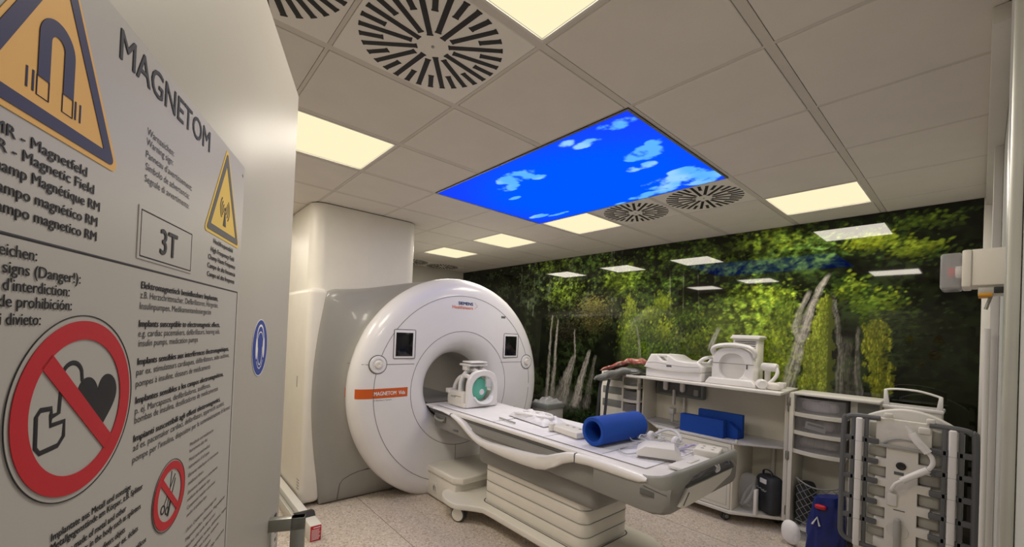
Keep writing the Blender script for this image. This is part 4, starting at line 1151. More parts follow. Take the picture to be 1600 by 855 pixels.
b.box(-1.66, -1.58, hy - .12, hy - .08, hz + .17, hz + .225, r=.006); b.box(-1.66, -1.58, hy + .05, hy + .09, hz + .17, hz + .225, r=.006)
mu = build('mirror_unit', b, M['white'], hc)
b = MB(); b.box(-1.65, -1.55, hy - .09, hy + .07, hz + .234, hz + .247, r=.003); build('mirror_gap', b, M['panelgrey'], mu)

# flattened bag of white cable
b = MB()
def bagf(u, v):
    x, y = -1.02 + .50 * u, 1.33 + .26 * v - .06 * u
    e = min(u, 1 - u, v, 1 - v) * 6
    h = min(1, e) ** .6 * (.038 + .014 * math.sin(17 * u + 3 * v) * math.sin(11 * v + 2) + .008 * math.sin(41 * u) * math.cos(37 * v))
    return Vector((x, y, TZ + .003 + h))
b.grid(bagf, 50, 28, .0)
bg = build('plastic_bag', b, M['sheet'], None, 'flat crumpled clear and white plastic bag on the middle of the table', 'bag', loc=(-.77, 1.42, TZ), angle=80)
b = MB(); b.tube(catmull([(-.98, 1.36, TZ + .028), (-.85, 1.33, TZ + .045), (-.68, 1.36, TZ + .05), (-.58, 1.42, TZ + .045), (-.66, 1.50, TZ + .05), (-.82, 1.49, TZ + .05), (-.95, 1.45, TZ + .04)], 5), .010, 8); build('cable', b, M['white'], bg)
# thin dark stick
b = MB(); b.cyl((-.955, 1.175, TZ + .008), (-.73, 1.155, TZ + .008), .007, 10, b=.003)
build('stylus', b, M['panelgrey'], None, 'thin grey strip lying along the near side of the table', 'strip', loc=(-.84, 1.165, TZ))
# white flat unit with rounded end
t = thing('receiver_box', 'long low white plastic unit lying beside the blue foam roll', 'coil plug', (-.27, 1.3, TZ), R(-8))
b = MB(); b.box(-.15, .15, -.075, .075, 0, .045, r=.010, seg=3); b.cyl((-.135, -.07, .0), (-.135, -.07, .056), .026, 20, b=.006); build('shell', b, M['white2'], t, world=False)
b = MB()
for k in range(3): b.box(-.08 + k * .07, -.06 + k * .07, .02, .04, .044, .0475, r=.001)
build('marking', b, M['panelgrey'], t, world=False)
# blue foam roll
rl = MB(); q = Matrix.Translation((.035, 1.165, TZ + .0965)) @ Matrix.Rotation(R(-3.5), 4, 'Z') @ Matrix.Rotation(R(-90), 4, 'X')
rl.lathe([(.068, .004), (.072, 0), (.092, 0), (.0965, .006), (.0965, .484), (.092, .49), (.072, .49), (.068, .486)], 64, q, closed=True)
build('foam_roll', rl, M['blue'], None, 'thick blue foam roll with a round hollow lying across the table', 'foam roll', loc=(.05, 1.41, TZ))
# headphones with cable
hp_ = thing('headphones', 'grey wired headphones in a loose coil of cable behind the blue foam roll end', 'headphones', (.30, 1.62, TZ))
b = MB(); b.tube(catmull([(.215, 1.60, TZ + .03), (.215, 1.66, TZ + .055), (.26, 1.735, TZ + .085), (.33, 1.74, TZ + .080), (.385, 1.69, TZ + .055), (.40, 1.62, TZ + .03)], 6), .008, 8, flat=(1, 1.6)); build('headband', b, M['cable'], hp_)
for (x, y, s_) in ((.215, 1.59, 1), (.40, 1.60, -1)):
    b = MB(); mt = Matrix.Translation((x, y, TZ + .045)) @ Matrix.Rotation(R(90 * s_), 4, 'Y'); b.lathe([(0, -.015), (.030, -.015), (.040, -.004), (.040, .010), (.034, .018), (.016, .014), (0, .014)], 28, mt); build('ear_cup', b, M['sheet'], hp_)
pts = []
for k in range(90):
    a = k * .30; r_ = .085 + .035 * math.sin(k * .41) ; pts.append((.275 + r_ * 1.15 * math.cos(a) + .05 * math.sin(k * .13), 1.56 + r_ * math.sin(a) * 1.1, TZ + .008 + .011 * (k % 7) / 7 + .0006 * k))
b = MB(); b.tube(catmull(pts, 3), .0042, 6); build('cable', b, M['cable'], hp_)
# lilac tubing
b = MB(); b.tube(catmull([(.44, 1.70, TZ + .012), (.45, 1.64, TZ + .03), (.50, 1.58, TZ + .045), (.47, 1.55, TZ + .03), (.44, 1.58, TZ + .012), (.45, 1.66, TZ + .02), (.49, 1.70, TZ + .035), (.53, 1.62, TZ + .03), (.55, 1.555, TZ + .012)], 6), .008, 8)
build('tubing', b, M['lilac'], None, 'pale lilac plastic tubing curled beside the white wedge unit', 'tubing', loc=(.47, 1.6, TZ))
# white wedge
t = thing('wedge_unit', 'white wedge-shaped plastic unit with a cable at the foot end of the table', 'coil unit', (.425, 1.33, TZ), R(28))
b = MB(); b.prism([(-.13, 0), (.13, 0), (.13, .025), (.09, .075), (-.08, .075), (-.13, .04)], 'y', -.085, .085, r=.008, seg=3); build('shell', b, M['white'], t, world=False)
b = MB(); b.box(-.12, .12, -.0865, -.08, .004, .012, r=.001); build('under_edge', b, M['seam'], t, world=False)
b = MB(); b.tube(catmull([(-.12, -.05, .02), (-.18, -.07, .01), (-.23, -.03, .008), (-.24, .06, .008), (-.17, .13, .012), (-.10, .15, .02)], 6), .005, 8); b.tube(catmull([(.10, -.09, .01), (.16, -.12, .006), (.24, -.11, .006)], 6), .0035, 6); build('thin_cable', b, M['cable'], t, world=False)
# control pad and connector box at the foot end
t = thing('control_pad', 'flat white control pad with a slot, at the very foot end of the table', 'control pad', (.628, 1.36, .862), R(0))
b = MB(); b.box(-.06, .06, -.19, .16, 0, .022, r=.008, seg=3); build('shell', b, M['white'], t, world=False)
b = MB(); b.box(-.012, .015, -.06, .06, .0215, .027, r=.004); build('slot', b, M['trim'], t, world=False)
t = thing('connector_box', 'white square connector box at the far corner of the table foot', 'box', (.595, 1.645, .862), R(14))
b = MB(); b.box(-.075, .075, -.085, .085, 0, .05, r=.010, seg=3); build('shell', b, M['white2'], t, world=False)
b = MB()
for (x, y) in ((-.03, -.03), (.03, -.03), (-.03, .03), (.03, .03)): b.cyl((x, y, .048), (x, y, .0515), .010, 12)
build('ports', b, M['panelgrey'], t, world=False)
# clear pouch hung behind the handle
b = MB()
def pouch(u, v):
    return Vector((.722 + .010 * math.sin(7 * u) * math.sin(9 * v) - .010 * (1 - v), 1.06 + .59 * u, .826 + .075 * v))
b.grid(pouch, 30, 12)
po = build('pouch', b, M['pouch'], None, 'clear plastic pouch hanging inside the looped handle of the table', 'pouch', loc=(.75, 1.35, .87))
b = MB(); b.tube(catmull([(.742, 1.40, .885), (.744, 1.42, .865), (.742, 1.41, .845), (.743, 1.45, .85), (.743, 1.44, .88)], 5), .006, 8); build('tubing', b, M['sheet'], po)
# ------------------------------------------------------------------ coil trolley in front of the mural
ct = thing('coil_trolley', 'white trolley with top board, middle shelf and lower door, in front of the mural', 'trolley', (0, 3.0, 0))
def trap(y0, inset=0.0): return [(-.42, y0), (.31, y0), (.655 - inset, 3.06), (.655 - inset, 3.315), (-.70, 3.315), (-.70, 3.10)]
b = MB(); b.prism([(-.73, 2.715), (.70, 2.69), (.66, 3.325), (-.74, 3.325)], 'z', 1.190, 1.212, r=.003); build('top_board', b, M['trim'], ct)
b = MB(); b.prism(trap(2.82), 'z', .695, .714, r=.003); build('middle_shelf', b, M['cartgrey'], ct)
b = MB(); b.prism(trap(2.80), 'z', .085, .112, r=.003); build('base_board', b, M['trim'], ct)
b = MB(); b.box(-.70, .655, 3.300, 3.318, .112, 1.19, r=.002); build('back_panel', b, M['khaki'], ct)
b = MB(); b.box(-.715, -.698, 3.02, 3.318, .112, 1.19, r=.002); build('side_panel', b, M['khaki'], ct)
b = MB(); b.box(.300, .318, 2.825, 3.30, .112, .695, r=.002); build('divider_panel', b, M['khaki'], ct)
b = MB(); b.box(-.40, .300, 2.815, 2.832, .118, .690, r=.004); dr = build('door', b, M['cart'], ct)
b = MB(); b.tube([(x, 2.8145, z) for x, z in ((-.36, .15), (.275, .15), (.275, .66), (-.36, .66))], .0025, 6, closed=True); build('door_groove', b, M['panelgrey'], dr)
b = MB(); b.cyl((.335, 2.84, .714), (.335, 2.84, .74), .01, 10); b.cyl((.50, 3.27, .112), (.50, 3.27, .70), .016, 14); b.cyl((-.36, 3.27, .714), (-.36, 3.27, 1.19), .015, 14); build('post', b, M['trim'], ct)
for x, y in ((.662, 3.03), (-.735, 2.98)):
    b = MB(); b.box(x - .016, x + .016, y - .016, y + .016, .10, 1.19, r=.005); po = build('corner_post', b, M['trim'], ct)
    for z in (.16, .62, 1.03):
        h = MB(); h.cyl((x + .02, y - .016, z), (x + .02, y - .016, z + .075), .015, 14, b=.003); build('hinge', h, M['steel'], po)
for x, y in ((.25, 2.87), (-.35, 2.90), (.56, 3.20), (-.6, 3.22)):
    b = MB(); mt = Matrix.Translation((x, y, .036)) @ Matrix.Rotation(R(60), 4, 'Z') @ Matrix.Rotation(R(90), 4, 'X')
    for s_ in (-1, 1): b.lathe([(0, s_ * .005), (.032, s_ * .005), (.036, s_ * .009), (.036, s_ * .020), (.031, s_ * .024), (0, s_ * .024)], 24, mt)
    ca = build('castor', b, M['wheel'], ct)
    h = MB(); h.cyl((x, y, .05), (x, y, .086), .012, 12)
    for s_ in (-1, 1): h.lathe([(0, s_ * .0235), (.018, s_ * .0235), (.016, s_ * .027), (0, s_ * .027)], 20, mt)
    build('castor_fork', h, M['steel'], ca)
# dark coil holder on the back panel with two white plugs
hd = thing('coil_holder', 'dark grey holder panel with two white plugs under the trolley top board', 'holder', (-.40, 3.25, 1.06))
b = MB(); b.box(-.67, -.135, 3.225, 3.300, .985, 1.150, r=.02, seg=3); build('panel', b, M['padgrey'], hd)
b = MB(); b.box(-.64, -.165, 3.215, 3.228, 1.01, 1.125, r=.012, seg=2); build('recess', b, M['latgrey'], hd)
b = MB(); b.box(-.235, -.185, 3.208, 3.220, 1.02, 1.085, r=.01, seg=2); build('socket', b, M['panelgrey'], hd)
for x in (-.535, -.345):
    b = MB(); b.box(x - .026, x + .026, 3.165, 3.219, 1.045, 1.16, r=.022, seg=4); build('plug', b, M['white'], hd)
b = MB(); b.box(-.452, -.425, 3.18, 3.216, .90, 1.06, r=.006); b.box(-.465, -.405, 3.13, 3.20, .80, .865, r=.008, seg=2); b.box(-.447, -.42, 3.155, 3.18, .72, .81, r=.006); build('cable_drop', b, M['cartgrey'], hd)
# tablet on the middle shelf
t = thing('flat_plate', 'thin grey flat plate lying on the left of the trolley middle shelf', 'plate', (-.36, 2.975, .7145), R(-12))
b = MB(); b.prism(rrect(-.15, .13, -.09, .09, .02, 4), 'z', 0, .014, r=.003); build('plate', b, M['panelgrey'], t, world=False)
b = MB(); b.prism(rrect(-.13, .11, -.07, .07, .015, 4), 'z', .013, .0155, r=.0005); build('top_face', b, M['alu'], t, world=False)
# blue foam wedge cushions
for nm, lab, (x0, x1, y0, y1, h_), rz in (('foam_block', 'front one of two blue foam slabs standing on the trolley middle shelf', (-.205, .205, 2.875, 2.955, .165), 0), ('foam_block', 'taller back one of two blue foam slabs standing on the trolley middle shelf', (-.10, .31, 3.035, 3.085, .215), 0)):
    b = MB(); b.box(x0, x1, y0, y1, .7145, .7145 + h_, r=.006, seg=2)
    fb = build(nm, b, M['blue'], None, lab, 'foam block', 'blue foam slabs', loc=((x0 + x1) / 2, (y0 + y1) / 2, .7145))
b = MB(); b.prism([(.12, .7145), (.30, .7145), (.30, .80), (.215, .86), (.13, .80)], 'y', 2.957, 3.033, r=.006)
build('foam_wedge', b, M['blue'], None, 'small blue foam wedge held between the two standing slabs', 'foam block', loc=(.21, 2.995, .7145))

# ---- things on the top board
TB = 1.2125
def slab(cl, y0, y1, name, m, lab, cat, wob=.006, n=28):
    """a soft pad: rounded cross-sections along a centre line of (x, z, half thickness)"""
    b = MB(); P_ = catmull([(x, 0, z) for x, z, t in cl], 5); tt = [float(np.interp(i / 5, range(len(cl)), [c_[2] for c_ in cl])) for i in range(len(P_))]
    rings = []
    for i, (p, t) in enumerate(zip(P_, tt)):
        e = min(1, .25 + 3.0 * min(i, len(P_) - 1 - i) / len(P_)); yy = (y0 + y1) / 2; hw = (y1 - y0) / 2 * (.92 + .08 * e)
        rings.append([(p.x + .006 * math.sin(3 * a_ + i), yy + hw * math.copysign(abs(math.cos(a_)) ** .4, math.cos(a_)) + wob * math.sin(i * 1.3), p.z + t * e * math.copysign(abs(math.sin(a_)) ** .7, math.sin(a_)) + wob * math.sin(i * .8 + 4 * math.cos(a_))) for a_ in [2 * PI * q / n for q in range(n)]])
    b.loft(rings)
    return build(name, b, m, None, lab, cat, loc=((cl[0][0] + cl[-1][0]) / 2, (y0 + y1) / 2, min(z for x, z, t in cl)), angle=70)
gb = slab([(-1.15, 1.115, .02), (-1.12, 1.13, .042), (-1.02, 1.165, .045), (-.90, 1.21, .040), (-.78, 1.248, .033), (-.68, 1.256, .034), (-.60, 1.25, .022)], 2.70, 2.975, 'folded_apron', M['padgrey'], 'grey vinyl apron drooping over the left end of the trolley top, straps hanging down', 'apron')
for x, l in ((-1.085, .36), (-.985, .38)):
    b = MB(); b.tube([(x + .012, 2.76, 1.13), (x + .006, 2.745, 1.06), (x, 2.742, 1.0), (x - .012, 2.742, 1.0 - l * .5), (x - .022, 2.742, 1.06 - l)], .019, 8, flat=(.10, 1), up=(0, 1, 0)); build('strap', b, M['bagdark'], gb)
def padmat():
    m = mat('red_pattern_fabric', (.42, .10, .07), .8)
    nt = m.node_tree; v = nt.nodes.new('ShaderNodeTexVoronoi'); v.inputs['Scale'].default_value = 26
    tc = [n for n in nt.nodes if n.type == 'TEX_COORD'][0]; nt.links.new(tc.outputs['Object'], v.inputs['Vector'])
    cr = nt.nodes.new('ShaderNodeValToRGB'); e = cr.color_ramp.elements; cr.color_ramp.interpolation = 'CONSTANT'
    e[0].position = 0; e[0].color = (.34, .09, .07, 1); e[1].position = .45; e[1].color = (.44, .19, .15, 1)
    q = e.new(.8); q.color = (.60, .46, .36, 1)
    sp = nt.nodes.new('ShaderNodeSeparateColor'); nt.links.new(v.outputs['Color'], sp.inputs[0]); nt.links.new(sp.outputs[0], cr.inputs[0])
    nt.links.new(cr.outputs[0], nt.nodes['Principled BSDF'].inputs['Base Color']); return m
slab([(-1.10, 1.222, .012), (-1.05, 1.240, .022), (-.93, 1.286, .022), (-.82, 1.325, .024), (-.74, 1.350, .030), (-.65, 1.350, .034), (-.585, 1.34, .028)], 2.74, 2.98, 'red_pad', padmat(), 'red patterned cloth pad lying over the grey apron', 'cloth')
# tray-shaped coil
tc_ = thing('tray_coil', 'low white tray-shaped coil with a grip hole, left of the round-holed coil', 'coil', (-.27, 2.95, TB))
b = MB(); b.box(-.555, .02, 2.80, 3.10, TB, TB + .088, r=.012, seg=3); build('base', b, M['white'], tc_)
b = MB(); b.prism([(-.575, TB + .098), (-.555, TB + .112), (-.53, TB + .165), (-.49, TB + .236), (-.42, TB + .238), (-.41, TB + .215), (-.37, TB + .176), (-.315, TB + .174), (-.312, TB + .210), (-.305, TB + .236), (-.285, TB + .230), (-.215, TB + .190), (-.12, TB + .182), (-.01, TB + .180), (.03, TB + .140), (.022, TB + .09), (-.10, TB + .078), (-.28, TB + .070), (-.45, TB + .078)], 'y', 2.775, 3.12, r=.014, seg=3)
b.prism([(-.43, TB + .212), (-.295, TB + .212), (-.298, TB + .238), (-.43, TB + .240)], 'y', 2.80, 2.86, r=.008, seg=2); b.prism([(-.43, TB + .212), (-.295, TB + .212), (-.298, TB + .238), (-.43, TB + .240)], 'y', 3.03, 3.09, r=.008, seg=2)
build('upper_shell', b, M['white'], tc_, angle=45)
b = MB(); b.tube(catmull([(-.03, 2.82, TB + .165), (.01, 2.83, TB + .21), (.045, 2.86, TB + .232), (.045, 3.02, TB + .232), (.01, 3.05, TB + .21), (-.03, 3.06, TB + .165)], 5), .017, 10); build('grip', b, M['white'], tc_)
b = MB(); b.box(-.315, -.262, 2.7735, 2.777, TB + .118, TB + .136, r=.001); build('marking', b, M['seam'], tc_)
b = MB(); b.tube(catmull([(-.53, 2.773, TB + .150), (-.42, 2.773, TB + .158), (-.25, 2.773, TB + .142), (-.10, 2.773, TB + .138), (.0, 2.773, TB + .145)], 5), .0025, 6); build('crease', b, M['trim'], tc_)
# round-holed coil
kc = thing('knee_coil', 'white coil with a big round opening standing on the trolley top', 'coil', (.26, 2.9, TB))
ky, kz, kr = .265, TB + .165, .112
outer = []
for a in np.linspace(-90, 270, 72, endpoint=False):
    ca, sa = math.cos(R(a)), math.sin(R(a))
    k = 1 / max(abs(ca) / .185, abs(sa) / .150) if sa < 0 else .178 / (abs(ca) ** 3 + abs(sa) ** 3) ** (1 / 3)
    outer.append((ky + k * ca, kz + k * sa))
inner = [(ky + kr * .93 * math.cos(R(a)), kz + kr * 1.05 * math.sin(R(a))) for a in np.linspace(-90, 270, 72, endpoint=False)]
b = MB(); plate_hole(b, outer, inner, 0, .19, .02)
b.bm.transform(Matrix(((0, 1, 0, 0), (1, 0, 0, 2.86), (0, 0, 1, 0), (0, 0, 0, 1)))); bmesh.ops.recalc_face_normals(b.bm, faces=b.bm.faces)
build('ring_body', b, M['white'], kc, angle=50)
b = MB(); b.prism([(.045, 0), (.485, 0), (.47, .03), (.445, .06), (.085, .06), (.06, .03)], 'y', 2.81, 3.06, r=.012, seg=3, mat=Matrix.Translation((0, 0, TB))); build('foot', b, M['white'], kc)
b = MB(); b.tube(catmull([(.10, 2.90, kz + .10), (.09, 2.87, kz + .15), (.14, 2.855, kz + .185), (.265, 2.85, kz + .20), (.39, 2.855, kz + .185), (.44, 2.87, kz + .15), (.435, 2.90, kz + .10)], 6), .026, 12, flat=(1, .75)); build('upper_shell', b, M['white'], kc)
b = MB(); b.box(.085, .445, 2.8565, 2.8605, kz + .028, kz + .032, r=.0005); b.box(.385, .395, 2.853, 2.86, kz - .01, kz + .028, r=.001); build('split_line', b, M['seam'], kc)
b = MB(); b.box(.135, .395, 2.885, 2.90, TB + .05, TB + .30, r=.01); build('rear_cover', b, M['trim'], kc)
# small louvred box behind it
bx = thing('louvred_box', 'small white louvred box standing behind and above the round-holed coil', 'box', (.28, 3.2, TB))
b = MB(); b.box(.165, .385, 3.13, 3.29, TB, TB + .385, r=.006); build('body', b, M['white2'], bx)
b = MB(); b.prism([(.145, TB + .425), (.40, TB + .425), (.41, TB + .445), (.385, TB + .46), (.17, TB + .46)], 'y', 3.10, 3.30, r=.005); b.box(.165, .385, 3.14, 3.29, TB + .38, TB + .43, r=.003); build('lid', b, M['white'], bx)
b = MB()
for k in range(4): b.box(.185, .365, 3.1265, 3.131, TB + .335 + k * .02, TB + .343 + k * .02, r=.001)
build('louvres', b, M['seam'], bx)
# elbow-shaped small coil and bits
ec = thing('wrist_coil', 'small white elbow-shaped coil on a stand at the right end of the trolley top', 'coil', (.55, 2.95, TB))
b = MB(); b.cyl((.475, 2.97, TB + .185), (.60, 2.95, TB + .185), .036, 24, b=.012); b.tube(catmull([(.575, 2.95, TB + .19), (.60, 2.94, TB + .165), (.60, 2.93, TB + .12), (.57, 2.92, TB + .07), (.53, 2.91, TB + .03)], 5), .015, 10); build('arm', b, M['white'], ec)
b = MB(); b.cyl((.52, 2.97, TB + .001), (.52, 2.97, TB + .035), .034, 24, b=.008); b.tube([(.52, 2.97, TB + .03), (.52, 2.97, TB + .18)], .024, 12); build('stand', b, M['white2'], ec)
b = MB(); mt = Matrix.Translation((.52, 2.83, TB + .043)) @ Matrix.Rotation(R(-60), 4, 'Z') @ Matrix.Rotation(R(90), 4, 'Y')
b.lathe([(0, -.035), (.032, -.035), (.042, -.025), (.042, .025), (.032, .035), (0, .035)], 28, mt)
dk_ = build('drum', b, M['white'], ec)
b = MB(); b.blob((.605, 2.86, TB + .032), .06, .04, .032, .6); b.box(.625, .685, 2.83, 2.85, TB + .02, TB + .07, r=.006); b.box(.625, .685, 2.88, 2.90, TB + .02, TB + .07, r=.006)
build('cable_clip', b, M['white2'], None, 'white forked cable clip at the right-hand edge of the trolley top', 'clip', loc=(.63, 2.86, TB))

# ---- left wing: slotted side and three bins
lw = thing('drawer_wing', 'narrow white storage wing with three grip slots at the left of the trolley', 'storage wing', (-1.0, 3.1, 0))
b = MB(); b.box(-1.255, -.945, 3.00, 3.03, .10, 1.205, r=.004); b.box(-1.255, -1.235, 3.03, 3.33, .10, 1.205, r=.003); b.box(-.965, -.945, 3.03, 3.33, .10, 1.205, r=.003); build('carcass', b, M['cart'], lw)
b = MB()
for z in (1.10, .94, .79): b.box(-1.225, -.965, 2.9965, 3.004, z, z + .085, r=.004)
build('grip_slots', b, M['padgrey'], lw)
def curved_front(cx, cy, w_, dep, z, h_, mb, t=.016):
    pts = [(cx - w_ / 2 + w_ * k / 14, cy - dep * math.sin(PI * k / 14) ** .8) for k in range(15)]
    pin = [(x, y + t) for x, y in pts]
    for i in range(14): mb.prism([pts[i], pts[i + 1], pin[i + 1], pin[i]], 'z', z, z + h_)
def wing(tx, cx, cy, w_, dep, zs, tgt, hgt):
    b = MB()
    for z in zs:
        pts = [(cx - w_ / 2 + w_ * k / 14, cy - dep * math.sin(PI * k / 14) ** .8) for k in range(15)]
        b.prism(pts + [(cx + w_ / 2, cy + .24), (cx - w_ / 2, cy + .24)], 'z', z, z + .018, r=.002)
        curved_front(cx, cy - .004, w_ + .01, dep, z - .006, .03, b)
    build('curved_shelf', b, M['cart'], tgt)
def bin_(lab, cx, cy, w_, dep, z, h_, fill, grp):
    t = thing('clear_bin', lab, 'bin', (cx, cy, z), group=grp)
    b = MB(); curved_front(0, .012, w_, dep, .001, h_, b, .004); b.box(-w_ / 2, -w_ / 2 + .004, .012, .22, .001, h_, r=0); b.box(w_ / 2 - .004, w_ / 2, .012, .22, .001, h_, r=0); b.box(-w_ / 2, w_ / 2, .216, .22, .001, h_, r=0)
    build('shell', b, M['binclear'], t, world=False)
    if fill:
        m_, n_b = fill; rg = random.Random(lab); b = MB()
        for k in range(n_b): b.blob((rg.uniform(-w_ * .3, w_ * .3), rg.uniform(.07, .15), .012 + h_ * rg.uniform(.28, .45)), w_ * rg.uniform(.12, .2), .05, h_ * .3, .7, 14, 8)
        build('contents', b, M[m_], t, world=False)
wing(None, -.825, 2.975, .205, .05, (1.165, 1.045, .89, .75), lw, 0)
for z, n_ in ((1.066, 'top'), (.911, 'middle'), (.771, 'lowest')):
    bin_('%s small smoked clear bin in the wing left of the trolley' % n_, -.825, 2.98, .185, .045, z, .092, None, 'bins of the left wing')
# ---- right wing
rw = thing('bin_wing', 'white storage wing with curved shelves and a net pocket right of the trolley', 'storage wing', (1.0, 3.15, 0))
b = MB(); b.box(.70, .722, 2.985, 3.33, .10, 1.20, r=.003); b.box(.722, 1.26, 3.29, 3.31, .10, 1.20, r=.003); b.box(1.07, 1.26, 3.10, 3.125, .10, 1.20, r=.003); build('carcass', b, M['cart'], rw)
b = MB(); b.box(.694, .724, 2.955, 2.987, .10, 1.20, r=.004); b.box(.70, 1.26, 2.97, 3.31, 1.186, 1.204, r=.003); fp_ = build('frame', b, M['trim'], rw)
b = MB()
for z in (.64, 1.09): b.cyl((.690, 2.955, z), (.690, 2.955, z + .07), .014, 14, b=.003)
build('hinge', b, M['steel'], rw)
b = MB(); b.box(1.115, 1.245, 3.094, 3.102, 1.09, 1.165, r=.003); build('opening', b, M['padgrey'], rw)
wing(None, .893, 2.985, .345, .05, (1.018, .868, .712), rw, 0)
for z, n_, fl in ((1.039, 'top smoked clear bin holding packed papers', ('carton', 9)), (.889, 'middle smoked clear bin holding a leaflet', ('carton', 2)), (.733, 'lowest smoked clear bin holding crumpled cloth', ('cloth', 9))):
    bin_(n_ + ', in the wing right of the trolley', .893, 2.99, .325, .045, z, .125, fl, 'bins of the right wing')
b = MB(); b.box(-.07, .07, -.003, .003, 0, .06, r=.001, mat=Matrix.Translation((.86, 3.02, .905)) @ Matrix.Rotation(R(8), 4, 'Y')); lf = build('leaflet', b, M['sheet'], None, 'small framed white leaflet inside the middle bin of the right wing', 'leaflet', loc=(.86, 3.02, .905))
b = MB(); b.box(-.055, .055, -.0045, -.002, .032, .048, r=0, mat=Matrix.Translation((.86, 3.02, .905)) @ Matrix.Rotation(R(8), 4, 'Y')); build('photo', b, M['padgrey'], lf)
# net pocket
b = MB()
def netp(u, v):
    return Vector((.755 + .30 * u, 2.985 - .075 * math.sin(PI * u) * (.6 + .4 * v), .16 + .34 * v + .0 * u - .03 * math.sin(PI * u) * v))
n = 5
for k in range(-n, n + 1):
    for sgn in (1, -1):
        pts = []
        for q in range(25):
            u = q / 24; v = (k / n) + sgn * u * 1.0 if sgn > 0 else (k / n + 1) - u
            if 0 <= v <= 1: pts.append(netp(u, v))
        if len(pts) > 2: b.tube(pts, .0024, 5)
b.tube([netp(k / 16, 1) for k in range(17)], .006, 8); b.tube([netp(k / 16, 0) for k in range(17)], .004, 6)
build('net_pocket', b, M['padgrey'], rw)
# ---- things on the trolley base
t = thing('carry_bag', 'charcoal carry bag with pale lettering on the right of the trolley base', 'bag', (.525, 3.05, .1125), R(-32))
b = MB(); b.blob((0, .02, .165), .105, .075, .165, .45, 28, 18); build('body', b, M['bagdark'], t, world=False)
b = MB(); b.tube([(-.055 + .011 * k, -.0575, .215 + .006 * math.sin(k * 2.1) - .001 * k) for k in range(11)], .0035, 6); b.tube([(.0 + .009 * k, -.0575, .200 + .005 * math.sin(k * 2.6)) for k in range(6)], .003, 6); build('faint_print', b, M['panelgrey'], t, world=False)
b = MB(); b.box(-.02, .05, -.061, -.052, .265, .305, r=.002); build('tag', b, M['sheet'], t, world=False)
b = MB(); b.tube(catmull([(-.05, 0, .32), (-.045, 0, .36), (0, 0, .375), (.045, 0, .36), (.05, 0, .32)], 5), .012, 8, flat=(.4, 1)); build('handle', b, M['bagdark'], t, world=False)
b = MB(); b.blob((.395, 2.985, .275), .075, .075, .162, .7, 20, 14)
bg = build('plastic_bag', b, M['clear'], None, 'clear plastic bag bundled in the left corner of the trolley base', 'bag', loc=(.395, 2.985, .113))
b = MB(); b.tube(catmull([(.35, 2.95, .15), (.37, 3.0, .25), (.42, 3.02, .33), (.44, 2.97, .30), (.40, 2.94, .20), (.36, 2.98, .16), (.40, 3.02, .14)], 6), .014, 8); build('tubing', b, M['panelgrey'], bg)
b = MB(); b.box(.468, .492, 2.89, 2.94, .113, .33, r=.004); build('white_board', b, M['white'], None, 'narrow upright white board standing between the clear bag and the charcoal bag', 'board', loc=(.48, 2.915, .113))
# dark boot-like bag in the wing
b = MB(); b.blob((.795, 3.12, .275), .06, .12, .173, .5, 22, 14); build('bag', b, M['bagdark'], None, 'dark grey bag standing upright in the left of the net pocket wing', 'bag', loc=(.795, 3.12, .101))
b = MB(); b.box(.725, 1.065, 2.99, 3.28, .075, .101, r=.004); build('wing_base', b, M['trim'], rw)
b = MB()
for x in (.78, 1.02): b.cyl((x, 3.15, 0.0), (x, 3.15, .076), .025, 16, b=.004)
build('glide', b, M['wheel'], rw)
b = MB()
for x in (-1.20, -.99): b.cyl((x, 3.17, 0.0), (x, 3.17, .101), .025, 16, b=.004)
build('glide', b, M['wheel'], lw)
# ------------------------------------------------------------------ big body coil standing upright, with its grey lattice
CYF = 2.50
bc = thing('body_coil', 'large upright white body coil with a dark grey lattice and white bent handle', 'body coil', (1.44, 2.55, 0))
def pf(p, y): return (p[0], y, p[1])
b = MB()
dome = [(1.19, .16)] + [(1.19, 1.10)] + [(1.19 + .50 * k / 16, 1.10 + .115 * math.sin(PI * k / 16) ** .75) for k in range(1, 16)] + [(1.69, 1.10), (1.69, .16)]
b.prism(dome, 'y', 2.575, 2.63, r=.012, seg=3); build('rear_shell', b, M['trim'], bc)
def rung_frame(x0, x1, side):
    mb = MB(); rim = []
    w_ = .028
    outer_ = rrect(x0, x1, .17, 1.152, .045, 6)
    if side == 'l':
        mb.tube(catmull([(x1, CYF, 1.145), (x0 + .06, CYF, 1.142), (x0 + .018, CYF, 1.125), (x0 + .004, CYF, 1.08), (x0, CYF, .6), (x0, CYF, .40), (x0 + .004, CYF, .345), (x0 + .022, CYF, .318), (x0 + .06, CYF, .305), (x1, CYF, .30)], 6), .015, 8, flat=(1.1, 1.0))
        xm = 1.219
    else:
        mb.tube(catmull([(x0, CYF, 1.145), (x1 - .06, CYF, 1.142), (x1 - .018, CYF, 1.125), (x1 - .004, CYF, 1.08), (x1, CYF, .6), (x1, CYF, .40), (x1 - .004, CYF, .345), (x1 - .022, CYF, .318), (x1 - .06, CYF, .305), (x0, CYF, .30)], 6), .015, 8, flat=(1.1, 1.0))
        xm = 1.645
    for z in (.993, .863, .736, .602, .472): mb.box(x0 + .005, x1 - .005, CYF - .011, CYF + .011, z - .017, z + .017, r=.005)
    for xx in (xm - .034, xm + .034): mb.box(xx - .011, xx + .011, CYF - .011, CYF + .011, .30, 1.145, r=.005)
    return mb
for sd, x0, x1 in (('l', 1.133, 1.32), ('r', 1.545, 1.738)):
    build('lattice', rung_frame(x0, x1, sd), M['latgrey'], bc)
